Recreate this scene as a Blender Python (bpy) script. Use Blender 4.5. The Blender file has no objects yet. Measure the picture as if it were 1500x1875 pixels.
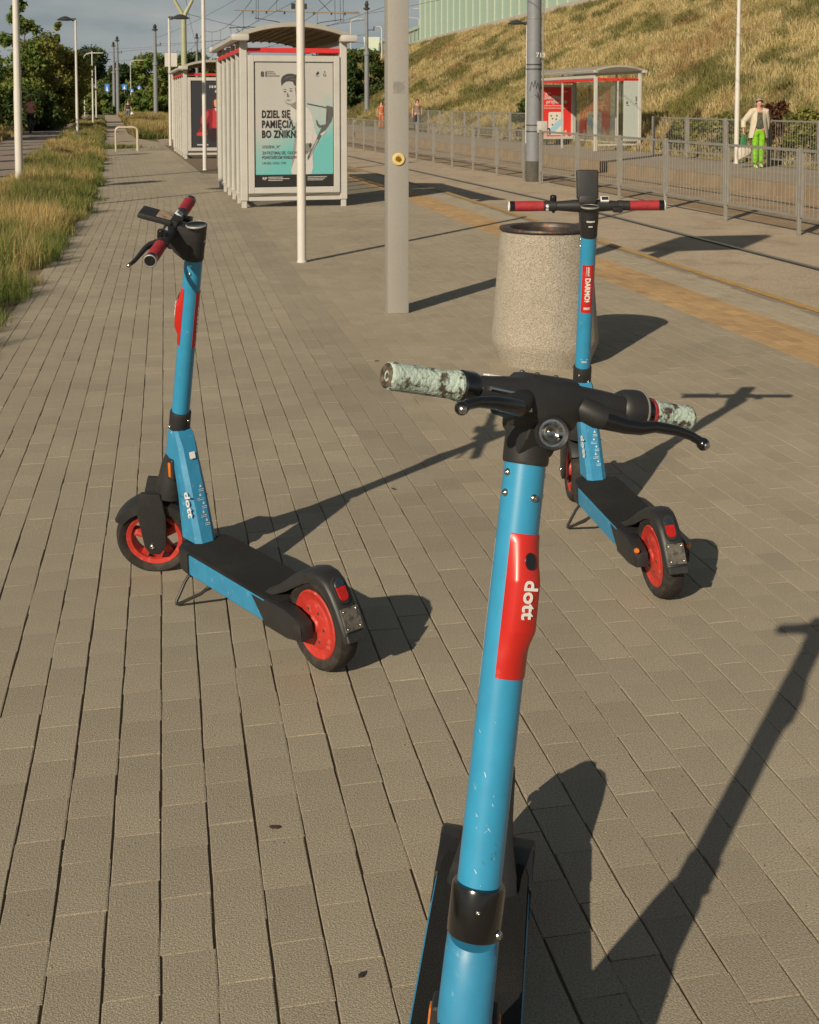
import bpy, bmesh, math, random
import numpy as np
from mathutils import Vector, Matrix, Euler
random.seed(7)
rng = np.random.default_rng(7)
scene = bpy.context.scene
col = scene.collection

# ------------------------------------------------------------------ camera
CAM_H = 1.5177
cam_d = bpy.data.cameras.new("camera")
cam = bpy.data.objects.new("camera", cam_d)
col.objects.link(cam)
cam.location = (0, 0, CAM_H)
PITCH = 0.0654
cam.rotation_euler = (math.radians(90) - PITCH, 0, 0)
cam_d.sensor_fit = 'HORIZONTAL'
cam_d.sensor_width = 36
cam_d.lens = 2212 / 1500 * 36
cam_d.shift_y = -(937.5 - 331.87) / 1500
cam_d.clip_start = 0.05
cam_d.clip_end = 6000
cam_d.dof.use_dof = True
cam_d.dof.focus_distance = 2.2
cam_d.dof.aperture_fstop = 40
scene.camera = cam

# ------------------------------------------------------------------ light
SUN_AZ = math.radians(60.5)      # direction the light travels, from +x
SUN_EL = math.radians(28.0)
sd = bpy.data.lights.new("sun", 'SUN')
sun = bpy.data.objects.new("sun", sd)
col.objects.link(sun)
sd.energy = 4.6
sd.angle = math.radians(0.53)
sd.color = (1.0, 0.86, 0.66)
dirv = Vector((math.cos(SUN_AZ) * math.cos(SUN_EL), math.sin(SUN_AZ) * math.cos(SUN_EL), -math.sin(SUN_EL)))
sun.rotation_euler = dirv.to_track_quat('-Z', 'Y').to_euler()
sun.location = (-20, -30, 25)

world = bpy.data.worlds.new("World")
scene.world = world
world.use_nodes = True
wt = world.node_tree
wt.nodes.clear()
N = wt.nodes.new
out = N('ShaderNodeOutputWorld')
bg = N('ShaderNodeBackground')
sky = N('ShaderNodeTexSky')
sky.sky_type = 'NISHITA'
sky.sun_disc = False
sky.sun_elevation = SUN_EL
sky.sun_rotation = math.radians(209.5)
sky.air_density = 1.2
sky.dust_density = 2.0
bg.inputs[1].default_value = 0.05
tc = N('ShaderNodeTexCoord')
mp = N('ShaderNodeMapping')
mp.inputs['Scale'].default_value = (1.6, 1.6, 7.0)
nz = N('ShaderNodeTexNoise')
nz.inputs['Scale'].default_value = 2.6
nz.inputs['Detail'].default_value = 6
nz.inputs['Roughness'].default_value = 0.55
wt.links.new(tc.outputs['Generated'], mp.inputs[0])
wt.links.new(mp.outputs[0], nz.inputs['Vector'])
cr = N('ShaderNodeValToRGB')
cr.color_ramp.elements[0].position = 0.38
cr.color_ramp.elements[0].color = (4.6, 5.5, 5.9, 1)
cr.color_ramp.elements[1].position = 0.68
cr.color_ramp.elements[1].color = (8.0, 8.2, 7.9, 1)
wt.links.new(nz.outputs[0], cr.inputs[0])
sep = N('ShaderNodeSeparateXYZ')
wt.links.new(tc.outputs['Generated'], sep.inputs[0])
mr = N('ShaderNodeMapRange')
mr.inputs['From Min'].default_value = 0.05
mr.inputs['From Max'].default_value = 0.45
mr.inputs['To Min'].default_value = 0.95
mr.inputs['To Max'].default_value = 0.60
wt.links.new(sep.outputs['Z'], mr.inputs[0])
mx = N('ShaderNodeMix')
mx.data_type = 'RGBA'
wt.links.new(mr.outputs[0], mx.inputs[0])
wt.links.new(sky.outputs[0], mx.inputs[6])
# the cloud deck is brightest low down and dimmed overhead to deepen the shadows
mr2 = N('ShaderNodeMapRange')
mr2.inputs['From Min'].default_value = 0.10
mr2.inputs['From Max'].default_value = 0.55
mr2.inputs['To Min'].default_value = 1.0
mr2.inputs['To Max'].default_value = 0.30
wt.links.new(sep.outputs['Z'], mr2.inputs[0])
vsc = N('ShaderNodeVectorMath')
vsc.operation = 'SCALE'
wt.links.new(cr.outputs[0], vsc.inputs[0])
wt.links.new(mr2.outputs[0], vsc.inputs['Scale'])
wt.links.new(vsc.outputs[0], mx.inputs[7])
wt.links.new(mx.outputs[2], bg.inputs[0])
wt.links.new(bg.outputs[0], out.inputs[0])

scene.view_settings.view_transform = 'Standard'
scene.view_settings.look = 'None'
scene.view_settings.gamma = 1
scene.view_settings.use_curve_mapping = False
scene.view_settings.exposure = 0.10
scene.render.engine = 'CYCLES'

# ------------------------------------------------------------------ site frame
# u runs along the stop (away from the camera, 11.45 degrees left), v to the right of it
AA = math.radians(11.45)
UX, UY = -math.sin(AA), math.cos(AA)
VX, VY = math.cos(AA), math.sin(AA)
def bend(u):
    # the line curves gently to the left past u = 20
    u = np.asarray(u, dtype=float)
    return np.where(u > 20, -0.045 * (u - 20), 0.0)
def P(u, v, z=0.0):
    w = v + float(bend(u))
    return Vector((u * UX + w * VX, u * UY + w * VY, z))
def Pn(u, v, z):
    w = v + bend(u)
    return np.stack([u * UX + w * VX, u * UY + w * VY, np.broadcast_to(z, np.shape(u)).astype(float)], axis=-1)
def heading(u):
    return AA + (0.045 if u > 20 else 0.0)      # rotation about z of a thing whose local y runs along the stop
TRACK_Z = -0.25

# ------------------------------------------------------------------ helpers
def mat(name, c, rough=0.6, metal=0.0, var=0.12, scale=6.0, bump=0.0, bscale=60.0, c2=None, mix=(0.45, 0.6), detail=5, coat=0.0, spec=0.5, attr=None, coords='Object', trans=0.0, alpha=1.0, speck=None):
    m = bpy.data.materials.new(name)
    m.use_nodes = True
    t = m.node_tree
    b = t.nodes['Principled BSDF']
    b.inputs['Roughness'].default_value = rough
    b.inputs['Metallic'].default_value = metal
    b.inputs['Specular IOR Level'].default_value = spec
    if coat:
        b.inputs['Coat Weight'].default_value = coat
        b.inputs['Coat Roughness'].default_value = 0.15
    tcn = t.nodes.new('ShaderNodeTexCoord')
    src = tcn.outputs[coords]
    if attr:
        a = t.nodes.new('ShaderNodeAttribute')
        a.attribute_name = attr
        base = a.outputs['Color']
    else:
        base = None
    n1 = t.nodes.new('ShaderNodeTexNoise')
    n1.inputs['Scale'].default_value = scale
    n1.inputs['Detail'].default_value = detail
    n1.inputs['Roughness'].default_value = 0.6
    t.links.new(src, n1.inputs['Vector'])
    # value variation
    mrn = t.nodes.new('ShaderNodeMapRange')
    mrn.inputs['From Min'].default_value = 0.25
    mrn.inputs['From Max'].default_value = 0.75
    mrn.inputs['To Min'].default_value = 1 - var
    mrn.inputs['To Max'].default_value = 1 + var
    t.links.new(n1.outputs[0], mrn.inputs[0])
    last = None
    if base is None:
        rgb = t.nodes.new('ShaderNodeRGB')
        rgb.outputs[0].default_value = (*c, 1)
        base = rgb.outputs[0]
    if c2 is not None:
        n2 = t.nodes.new('ShaderNodeTexNoise')
        n2.inputs['Scale'].default_value = scale * 1.7
        n2.inputs['Detail'].default_value = 8
        n2.inputs['Roughness'].default_value = 0.7
        t.links.new(src, n2.inputs['Vector'])
        r = t.nodes.new('ShaderNodeMapRange')
        r.inputs['From Min'].default_value = mix[0]
        r.inputs['From Max'].default_value = mix[1]
        t.links.new(n2.outputs[0], r.inputs[0])
        mm = t.nodes.new('ShaderNodeMix')
        mm.data_type = 'RGBA'
        t.links.new(r.outputs[0], mm.inputs[0])
        t.links.new(base, mm.inputs[6])
        mm.inputs[7].default_value = (*c2, 1)
        base = mm.outputs[2]
    if speck:
        sc_, amt, lo, hi = speck
        n3 = t.nodes.new('ShaderNodeTexNoise')
        n3.inputs['Scale'].default_value = sc_
        n3.inputs['Detail'].default_value = 2
        n3.inputs['Roughness'].default_value = 0.7
        t.links.new(src, n3.inputs['Vector'])
        r3 = t.nodes.new('ShaderNodeMapRange')
        r3.inputs['From Min'].default_value = 0.36
        r3.inputs['From Max'].default_value = 0.64
        r3.inputs['To Min'].default_value = lo
        r3.inputs['To Max'].default_value = hi
        t.links.new(n3.outputs[0], r3.inputs[0])
        vm = t.nodes.new('ShaderNodeVectorMath')
        vm.operation = 'SCALE'
        t.links.new(base, vm.inputs[0])
        t.links.new(r3.outputs[0], vm.inputs['Scale'])
        base = vm.outputs[0]
    v2 = t.nodes.new('ShaderNodeVectorMath')
    v2.operation = 'SCALE'
    t.links.new(base, v2.inputs[0])
    t.links.new(mrn.outputs[0], v2.inputs['Scale'])
    t.links.new(v2.outputs[0], b.inputs['Base Color'])
    if bump:
        nb = t.nodes.new('ShaderNodeTexNoise')
        nb.inputs['Scale'].default_value = bscale
        nb.inputs['Detail'].default_value = 4
        t.links.new(src, nb.inputs['Vector'])
        bp = t.nodes.new('ShaderNodeBump')
        bp.inputs['Strength'].default_value = bump
        bp.inputs['Distance'].default_value = 0.01
        t.links.new(nb.outputs[0], bp.inputs['Height'])
        t.links.new(bp.outputs[0], b.inputs['Normal'])
    if trans:
        tr = t.nodes.new('ShaderNodeBsdfTranslucent')
        t.links.new(v2.outputs[0], tr.inputs[0])
        ms = t.nodes.new('ShaderNodeMixShader')
        ms.inputs[0].default_value = trans
        t.links.new(b.outputs[0], ms.inputs[1])
        t.links.new(tr.outputs[0], ms.inputs[2])
        t.links.new(ms.outputs[0], t.nodes['Material Output'].inputs[0])
    return m

def glass_mat(name, tint=(0.95, 0.97, 0.96), mixf=0.03, rough=0.05):
    m = bpy.data.materials.new(name)
    m.use_nodes = True
    t = m.node_tree
    t.nodes.remove(t.nodes['Principled BSDF'])
    o = t.nodes['Material Output']
    tr = t.nodes.new('ShaderNodeBsdfTransparent')
    tr.inputs[0].default_value = (*tint, 1)
    gl = t.nodes.new('ShaderNodeBsdfGlossy')
    gl.inputs['Roughness'].default_value = rough
    fr = t.nodes.new('ShaderNodeFresnel')
    fr.inputs[0].default_value = 1.32
    ad = t.nodes.new('ShaderNodeMath')
    ad.operation = 'ADD'
    ad.inputs[1].default_value = 0.02
    t.links.new(fr.outputs[0], ad.inputs[0])
    mn_ = t.nodes.new('ShaderNodeMath')
    mn_.operation = 'MINIMUM'
    mn_.inputs[1].default_value = 0.30
    t.links.new(ad.outputs[0], mn_.inputs[0])
    m1 = t.nodes.new('ShaderNodeMixShader')
    t.links.new(mn_.outputs[0], m1.inputs[0])
    t.links.new(tr.outputs[0], m1.inputs[1])
    t.links.new(gl.outputs[0], m1.inputs[2])
    df = t.nodes.new('ShaderNodeBsdfDiffuse')
    df.inputs[0].default_value = (0.5, 0.5, 0.45, 1)
    m2 = t.nodes.new('ShaderNodeMixShader')
    m2.inputs[0].default_value = mixf
    t.links.new(m1.outputs[0], m2.inputs[1])
    t.links.new(df.outputs[0], m2.inputs[2])
    t.links.new(m2.outputs[0], o.inputs[0])
    return m

def obj(name, bm, m, parent=None, smooth=True, ang=35, mtx=None):
    me = bpy.data.meshes.new(name)
    if isinstance(bm, bmesh.types.BMesh):
        bmesh.ops.recalc_face_normals(bm, faces=bm.faces)
        bm.to_mesh(me)
        bm.free()
    else:
        me = bm
    if smooth and len(me.polygons):
        me.polygons.foreach_set('use_smooth', [True] * len(me.polygons))
        me.set_sharp_from_angle(angle=math.radians(ang))
    elif len(me.polygons):
        me.polygons.foreach_set('use_smooth', [False] * len(me.polygons))
    if m is not None and not me.materials:
        me.materials.append(m)
    o = bpy.data.objects.new(name, me)
    col.objects.link(o)
    if parent is not None:
        o.parent = parent
    if mtx is not None:
        o.matrix_local = mtx
    return o

def tag(o, label, cat, group=None):
    o['label'] = label
    o['category'] = cat
    if group:
        o['group'] = group
    return o
def struct(o):
    o['kind'] = 'structure'
    return o
def stuff(o):
    o['kind'] = 'stuff'
    return o
def thing(name, label, cat, loc=(0, 0, 0), rotz=0.0, group=None):
    o = bpy.data.objects.new(name, None)
    o.empty_display_size = 0.2
    col.objects.link(o)
    o.location = loc
    o.rotation_euler = (0, 0, rotz)
    return tag(o, label, cat, group)
def copy_tree(o, parent=None):
    c = o.copy()
    col.objects.link(c)
    if parent is not None:
        c.parent = parent
    for ch in list(o.children):
        copy_tree(ch, c)
    return c

def box(bm, c, s, bevel=0.0, mtx=None, seg=1):
    r = bmesh.ops.create_cube(bm, size=1.0)
    vs = r['verts']
    M = Matrix.Translation(Vector(c)) @ Matrix.Diagonal((s[0], s[1], s[2], 1))
    if mtx is not None:
        M = mtx @ M
    bmesh.ops.transform(bm, matrix=M, verts=vs)
    if bevel:
        es = list({e for v in vs for e in v.link_edges})
        bmesh.ops.bevel(bm, geom=es, offset=bevel, segments=seg, affect='EDGES', profile=0.6)
    return bm
def tube(bm, pts, rad, seg=12, caps=True, squash=None):
    pts = [Vector(p) for p in pts]
    if not hasattr(rad, '__len__'):
        rad = [rad] * len(pts)
    rings = []
    prev = None
    for i, p in enumerate(pts):
        if i == 0:
            d = pts[1] - pts[0]
        elif i == len(pts) - 1:
            d = pts[-1] - pts[-2]
        else:
            d = (pts[i + 1] - p).normalized() + (p - pts[i - 1]).normalized()
        d.normalize()
        if prev is None:
            a = Vector((0, 0, 1)) if abs(d.z) < 0.9 else Vector((1, 0, 0))
            x = a.cross(d).normalized()
        else:
            x = (prev - d * prev.dot(d)).normalized()
        prev = x
        y = d.cross(x)
        rr = rad[i]
        sx, sy = (1, 1) if squash is None else squash
        rings.append([bm.verts.new(p + (x * math.cos(2 * math.pi * k / seg) * sx + y * math.sin(2 * math.pi * k / seg) * sy) * rr) for k in range(seg)])
    for a, b in zip(rings, rings[1:]):
        for k in range(seg):
            bm.faces.new((a[k], a[(k + 1) % seg], b[(k + 1) % seg], b[k]))
    if caps:
        bm.faces.new(rings[0][::-1])
        bm.faces.new(rings[-1])
    return bm
def lathe(bm, prof, seg=32, mtx=None, close=False):
    """profile of (r, z) turned about z"""
    rings = []
    M = mtx or Matrix.Identity(4)
    for r, z in prof:
        if r < 1e-6:
            rings.append([bm.verts.new(M @ Vector((0, 0, z)))])
        else:
            rings.append([bm.verts.new(M @ Vector((r * math.cos(2 * math.pi * k / seg), r * math.sin(2 * math.pi * k / seg), z))) for k in range(seg)])
    prs = list(zip(rings, rings[1:]))
    if close:
        prs.append((rings[-1], rings[0]))
    for a, b in prs:
        for k in range(seg):
            k2 = (k + 1) % seg
            if len(a) == 1 and len(b) == 1:
                continue
            if len(a) == 1:
                bm.faces.new((a[0], b[k], b[k2]))
            elif len(b) == 1:
                bm.faces.new((a[k], b[0], a[k2]))
            else:
                bm.faces.new((a[k], a[k2], b[k2], b[k]))
    return bm
def loft(bm, rings, caps=True, closed=True):
    R = [[bm.verts.new(Vector(p)) for p in r] for r in rings]
    n = len(R[0])
    for a, b in zip(R, R[1:]):
        for k in range(n if closed else n - 1):
            bm.faces.new((a[k], a[(k + 1) % n], b[(k + 1) % n], b[k]))
    if caps and closed:
        bm.faces.new(R[0][::-1])
        bm.faces.new(R[-1])
    return bm
def prism(bm, poly, half, mtx=None, bevel=0.0, plane='xz'):
    """poly of 2-D points in the xz plane, thickness 2*half along y"""
    M = mtx or Matrix.Identity(4)
    a = [bm.verts.new(M @ Vector((x, -half, z))) for x, z in poly]
    b = [bm.verts.new(M @ Vector((x, half, z))) for x, z in poly]
    fs = [bm.faces.new(a), bm.faces.new(b[::-1])]
    n = len(poly)
    for k in range(n):
        fs.append(bm.faces.new((a[k], b[k], b[(k + 1) % n], a[(k + 1) % n])))
    if bevel:
        es = list({e for f in fs for e in f.edges})
        bmesh.ops.bevel(bm, geom=es, offset=bevel, segments=2, affect='EDGES', profile=0.6)
    return bm
def NB():
    return bmesh.new()
def frame(o, xd, zd):
    """matrix whose x axis is xd, z axis is zd and origin is o"""
    x = Vector(xd).normalized()
    z = Vector(zd)
    z = (z - x * z.dot(x)).normalized()
    y = z.cross(x)
    M = Matrix((x, y, z)).transposed().to_4x4()
    M.translation = Vector(o)
    return M
def text_mesh(s, size, bold=0.0, extrude=0.0006, align='LEFT', squeeze=1.0, gap=1.0):
    cu = bpy.data.curves.new('text', 'FONT')
    cu.body = s
    cu.size = size
    cu.extrude = extrude
    cu.offset = bold * size
    cu.align_x = align
    cu.space_character = gap
    cu.resolution_u = 3
    o = bpy.data.objects.new('text', cu)
    col.objects.link(o)
    dg = bpy.context.evaluated_depsgraph_get()
    dg.update()
    me = bpy.data.meshes.new_from_object(o.evaluated_get(dg))
    bpy.data.objects.remove(o)
    bpy.data.curves.remove(cu)
    me.materials.clear()
    if squeeze != 1.0:
        for v in me.vertices:
            v.co.x *= squeeze
    return me
def text_obj(name, s, size, m, parent, mtx, bold=0.0, extrude=0.0006, align='LEFT', squeeze=1.0, wrap=None):
    me = text_mesh(s, size, bold, extrude, align, squeeze)
    if wrap:
        # letters bent round a cylinder of radius wrap whose axis runs along the reading direction
        for v in me.vertices:
            th = v.co.y / wrap
            r = wrap + v.co.z
            v.co.y = r * math.sin(th)
            v.co.z = r * math.cos(th) - wrap
    return obj(name, me, m, parent, smooth=False, mtx=mtx)
def np_mesh(name, V, F, colr=None, m=None, parent=None, smooth=False):
    """V (N,3), F (M,k) all faces of k corners"""
    me = bpy.data.meshes.new(name)
    V = np.ascontiguousarray(V, dtype=np.float32)
    F = np.ascontiguousarray(F, dtype=np.int32)
    k = F.shape[1]
    me.vertices.add(len(V))
    me.vertices.foreach_set('co', V.ravel())
    me.loops.add(F.size)
    me.loops.foreach_set('vertex_index', F.ravel())
    me.polygons.add(len(F))
    me.polygons.foreach_set('loop_start', np.arange(0, F.size, k, dtype=np.int32))
    me.polygons.foreach_set('loop_total', np.full(len(F), k, dtype=np.int32))
    me.polygons.foreach_set('use_smooth', np.full(len(F), smooth, dtype=bool))
    me.update(calc_edges=True)
    if colr is not None:
        a = me.color_attributes.new('tone', 'FLOAT_COLOR', 'POINT')
        c4 = np.ones((len(V), 4), dtype=np.float32)
        c4[:, :3] = colr
        a.data.foreach_set('color', c4.ravel())
    if m:
        me.materials.append(m)
    o = bpy.data.objects.new(name, me)
    col.objects.link(o)
    if parent is not None:
        o.parent = parent
    return o
def vnoise(x, y, seed=0):
    """smooth value noise, vectorised"""
    def h(i, j):
        n = (i * 374761393 + j * 668265263 + seed * 1442695041) & 0x7fffffff
        n = ((n ^ (n >> 13)) * 1274126177) & 0x7fffffff
        return ((n ^ (n >> 16)) & 0xffff) / 65535.0
    x = np.asarray(x, float); y = np.asarray(y, float)
    xi = np.floor(x).astype(np.int64); yi = np.floor(y).astype(np.int64)
    fx = x - xi; fy = y - yi
    fx = fx * fx * (3 - 2 * fx); fy = fy * fy * (3 - 2 * fy)
    a = h(xi, yi); b = h(xi + 1, yi); c = h(xi, yi + 1); d = h(xi + 1, yi + 1)
    return (a * (1 - fx) + b * fx) * (1 - fy) + (c * (1 - fx) + d * fx) * fy
def fbm(x, y, seed=0):
    return (vnoise(x, y, seed) * 0.5 + vnoise(x * 2.1, y * 2.1, seed + 1) * 0.3 + vnoise(x * 4.3, y * 4.3, seed + 2) * 0.2)

# ------------------------------------------------------------------ materials
M_blue = mat('blue_paint', (0.030, 0.26, 0.46), 0.36, var=0.08, scale=26, coat=0.30, c2=(0.22, 0.42, 0.52), mix=(0.64, 0.74))
M_blue_worn = mat('scratched_blue_paint', (0.030, 0.22, 0.40), 0.45, var=0.12, scale=22, c2=(0.30, 0.40, 0.44), mix=(0.60, 0.72))
M_black = mat('black_plastic', (0.021, 0.021, 0.022), 0.48, var=0.2, scale=12, c2=(0.05, 0.045, 0.04), mix=(0.55, 0.85))
M_blackgloss = mat('glossy_black', (0.008, 0.008, 0.009), 0.18, var=0.1, coat=0.5)
M_mat = mat('grip_tape', (0.026, 0.026, 0.025), 0.92, var=0.25, scale=5, bump=0.9, bscale=650, c2=(0.05, 0.047, 0.042), mix=(0.5, 0.9), spec=0.25)
M_rubber = mat('tyre_rubber', (0.026, 0.023, 0.021), 0.8, var=0.25, scale=14, c2=(0.085, 0.07, 0.055), mix=(0.5, 0.85), spec=0.3)
M_red = mat('red_paint', (0.50, 0.020, 0.014), 0.38, var=0.1, scale=14, coat=0.2, c2=(0.62, 0.16, 0.12), mix=(0.62, 0.78))
M_redrim = mat('scuffed_red_paint', (0.44, 0.032, 0.022), 0.5, var=0.15, scale=22, c2=(0.60, 0.20, 0.16), mix=(0.55, 0.74))
M_redgrip = mat('red_rubber', (0.33, 0.020, 0.028), 0.62, var=0.18, scale=30, bump=0.5, bscale=260, c2=(0.09, 0.012, 0.015), mix=(0.56, 0.74))
M_teal = mat('worn_mint_rubber', (0.42, 0.52, 0.46), 0.75, var=0.12, scale=34, bump=0.4, bscale=200, c2=(0.075, 0.058, 0.042), mix=(0.49, 0.57))
M_gripend = mat('muddy_grip_end', (0.15, 0.11, 0.08), 0.85, var=0.3, scale=60, c2=(0.03, 0.025, 0.02), mix=(0.4, 0.6))
M_white = mat('white_print', (0.72, 0.72, 0.70), 0.5, var=0.05)
M_whiteworn = mat('worn_white_print', (0.66, 0.68, 0.68), 0.5, var=0.05, scale=60, c2=(0.10, 0.30, 0.44), mix=(0.56, 0.64))
M_chrome = mat('bare_steel', (0.55, 0.54, 0.52), 0.25, metal=1.0, var=0.1)
M_amber = mat('amber_reflector', (0.62, 0.16, 0.012), 0.3, var=0.2, scale=60, coat=0.4)
M_redlens = mat('red_lens', (0.36, 0.012, 0.008), 0.2, var=0.2, scale=80, coat=0.6)
M_clearlens = mat('clear_lens', (0.42, 0.42, 0.40), 0.08, metal=1.0, var=0.5, scale=120, coat=0.8)
M_tan = mat('worn_tan_sticker', (0.30, 0.22, 0.15), 0.8, var=0.3, scale=50, c2=(0.03, 0.03, 0.03), mix=(0.55, 0.65))
M_plate = mat('dirty_plastic_plate', (0.10, 0.09, 0.075), 0.6, var=0.4, scale=40, c2=(0.03, 0.03, 0.03), mix=(0.5, 0.6))
M_shelter = mat('weathered_white_paint', (0.47, 0.46, 0.43), 0.5, var=0.07, scale=4, c2=(0.34, 0.30, 0.25), mix=(0.66, 0.84))
M_shelterred = mat('red_rail_paint', (0.60, 0.03, 0.03), 0.45, var=0.1)
M_darkgap = mat('dark_seal', (0.03, 0.03, 0.03), 0.6)
M_roof = mat('beige_roof_lining', (0.50, 0.42, 0.32), 0.6, var=0.1, trans=0.75)
M_roofsheet = mat('translucent_roof_sheet', (0.66, 0.64, 0.58), 0.5, var=0.06, trans=0.6)
M_lamppost = mat('painted_lamp_post', (0.58, 0.56, 0.52), 0.38, var=0.06, scale=5, c2=(0.36, 0.33, 0.29), mix=(0.6, 0.8))
M_galv = mat('galvanised_steel', (0.27, 0.26, 0.235), 0.55, metal=0.25, var=0.15, scale=10)
M_greypost = mat('grey_painted_column', (0.31, 0.295, 0.270), 0.55, var=0.04, scale=3, bump=0.15, bscale=300, speck=(260, 0, 0.9, 1.1))
M_mast = mat('blue_grey_mast_paint', (0.19, 0.205, 0.225), 0.55, var=0.12, scale=6)
M_mastdark = mat('bitumen_base_paint', (0.075, 0.07, 0.06), 0.8, var=0.25, scale=10)
M_lamphead = mat('dark_lamp_head', (0.035, 0.038, 0.042), 0.45)
M_glass = glass_mat('shelter_glass')
M_wire = mat('overhead_wire', (0.03, 0.03, 0.03), 0.6)
M_wirepole = mat('beige_bracket_arm', (0.34, 0.27, 0.18), 0.6)

# ================================================================== the setting
M_sand = mat('joint_sand', (0.17, 0.13, 0.085), 0.95, var=0.3, scale=3, bump=0.5, bscale=300, coords='Generated')
M_paver = mat('concrete_paver', (1, 1, 1), 0.86, attr='tone', var=0.10, scale=1.3, bump=0.35, bscale=330, speck=(230, 0, 0.77, 1.25), spec=0.3)
M_far = mat('distant_paving', (0.335, 0.275, 0.205), 0.9, var=0.12, scale=0.6, speck=(6, 0, 0.9, 1.1))
M_track = mat('track_concrete', (0.40, 0.325, 0.235), 0.9, var=0.12, scale=0.9, c2=(0.27, 0.20, 0.135), mix=(0.5, 0.72), bump=0.3, bscale=60, speck=(45, 0, 0.82, 1.18))
M_rail = mat('rail_steel', (0.30, 0.28, 0.26), 0.35, metal=0.7, var=0.15)
M_groove = mat('rail_groove', (0.035, 0.03, 0.027), 0.9)
M_yel = mat('worn_yellow_edge_paint', (0.44, 0.27, 0.075), 0.8, var=0.18, scale=6, c2=(0.28, 0.21, 0.13), mix=(0.5, 0.66), speck=(60, 0, 0.85, 1.15))
M_kerb = mat('kerb_concrete', (0.25, 0.20, 0.15), 0.9, var=0.15, scale=3, speck=(50, 0, 0.85, 1.15))
M_kerbrust = mat('rust_stained_platform_face', (0.25, 0.19, 0.125), 0.9, var=0.25, scale=2.5, c2=(0.20, 0.15, 0.10), mix=(0.5, 0.7))
M_asph = mat('cycle_path_surface', (0.25, 0.20, 0.165), 0.9, var=0.12, scale=0.8, speck=(30, 0, 0.88, 1.12))
M_soil = mat('dry_soil', (0.14, 0.115, 0.055), 0.95, var=0.35, scale=0.8, c2=(0.085, 0.10, 0.03), mix=(0.4, 0.65), bump=0.5, bscale=8)
M_blade = mat('grass_blades', (1, 1, 1), 0.75, attr='tone', var=0.12, scale=0.5, trans=0.42, spec=0.2)
M_leaf = mat('foliage', (1, 1, 1), 0.6, attr='tone', var=0.12, scale=0.6, trans=0.36, spec=0.25)
M_bark = mat('bark', (0.09, 0.07, 0.05), 0.9, var=0.3, scale=8)

def strip_mesh(name, us, v0, v1, z, m, parent=None):
    us = np.asarray(us, float)
    f0 = v0 if callable(v0) else (lambda u: np.full_like(u, v0))
    f1 = v1 if callable(v1) else (lambda u: np.full_like(u, v1))
    a = Pn(us, f0(us), z); b = Pn(us, f1(us), z)
    V = np.concatenate([a, b]); n = len(us)
    F = np.array([[i, n + i, n + i + 1, i + 1] for i in range(n - 1)])
    return np_mesh(name, V, F, m=m, parent=parent)
US = np.concatenate([np.arange(-12, 80, 4.0), np.arange(80, 420, 20.0)])

# base terrain out to the horizon
V = np.array([(-3000, -200, -0.42), (3000, -200, -0.42), (3000, 4000, -0.42), (-3000, 4000, -0.42)], float)
struct(np_mesh('ground', V, np.array([[0, 1, 2, 3]]), m=M_soil))
# earth under the verges and platform, at street level
struct(strip_mesh('terrain', US, -70, 4.55, -0.03, M_soil))

# pavement: sand bed with the pavers as real stones on it
W0, WP, LP = -0.222, 0.0975, 0.156
GRASS_V = -1.12
pav = struct(strip_mesh('pavement', np.arange(-2, 47.5, 2.0), lambda u: np.full_like(u, -1.25), lambda u: np.full_like(u, 4.50), -0.0050, M_sand))
def paver_template(wv, lu, ch=0.0018, dep=0.02):
    x, y = wv / 2, lu / 2
    cy_ = ch * 0.25
    t = [(-x + ch, -y + cy_, 0), (x - ch, -y + cy_, 0), (x - ch, y - cy_, 0), (-x + ch, y - cy_, 0)]
    c = [(-x, -y, -ch * 0.45), (x, -y, -ch * 0.45), (x, y, -ch * 0.45), (-x, y, -ch * 0.45)]
    b = [(-x, -y, -dep), (x, -y, -dep), (x, y, -dep), (-x, y, -dep)]
    V = np.array(t + c + b, float)
    F = [[0, 1, 2, 3]]
    for k in range(4):
        k2 = (k + 1) % 4
        F.append([k, 4 + k, 4 + k2, k2]); F.append([4 + k, 8 + k, 8 + k2, 4 + k2])
    return V, np.array(F)[:, ::-1]
rows = []   # u, v, width, length, tone, kind
for k in range(-9, 49):
    v0 = W0 + WP * k
    vc = v0 + WP / 2
    if vc > 4.53:
        continue
    off = 0.0 if k % 2 == 0 else 0.5
    off += rng.uniform(-0.08, 0.08)
    left = vc < 0.845
    umax = 44.0 if vc < 1.0 else 26.0
    j = np.arange(int(0.8 / LP), int(umax / LP))
    u = (j + off + 0.92) * LP + rng.normal(0, 0.0008, len(j))
    rows.append(np.stack([u, np.full_like(u, vc) + rng.normal(0, 0.0006, len(u)) + 0.0035 * (fbm(u * 0.5, u * 0 + 3.1, 2) - 0.5), np.full_like(u, WP - (0.0036 if left else 0.0022)), np.full_like(u, LP - 0.0013)], axis=1))
rows = np.concatenate(rows)
u_, v_ = rows[:, 0], rows[:, 1]
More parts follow.
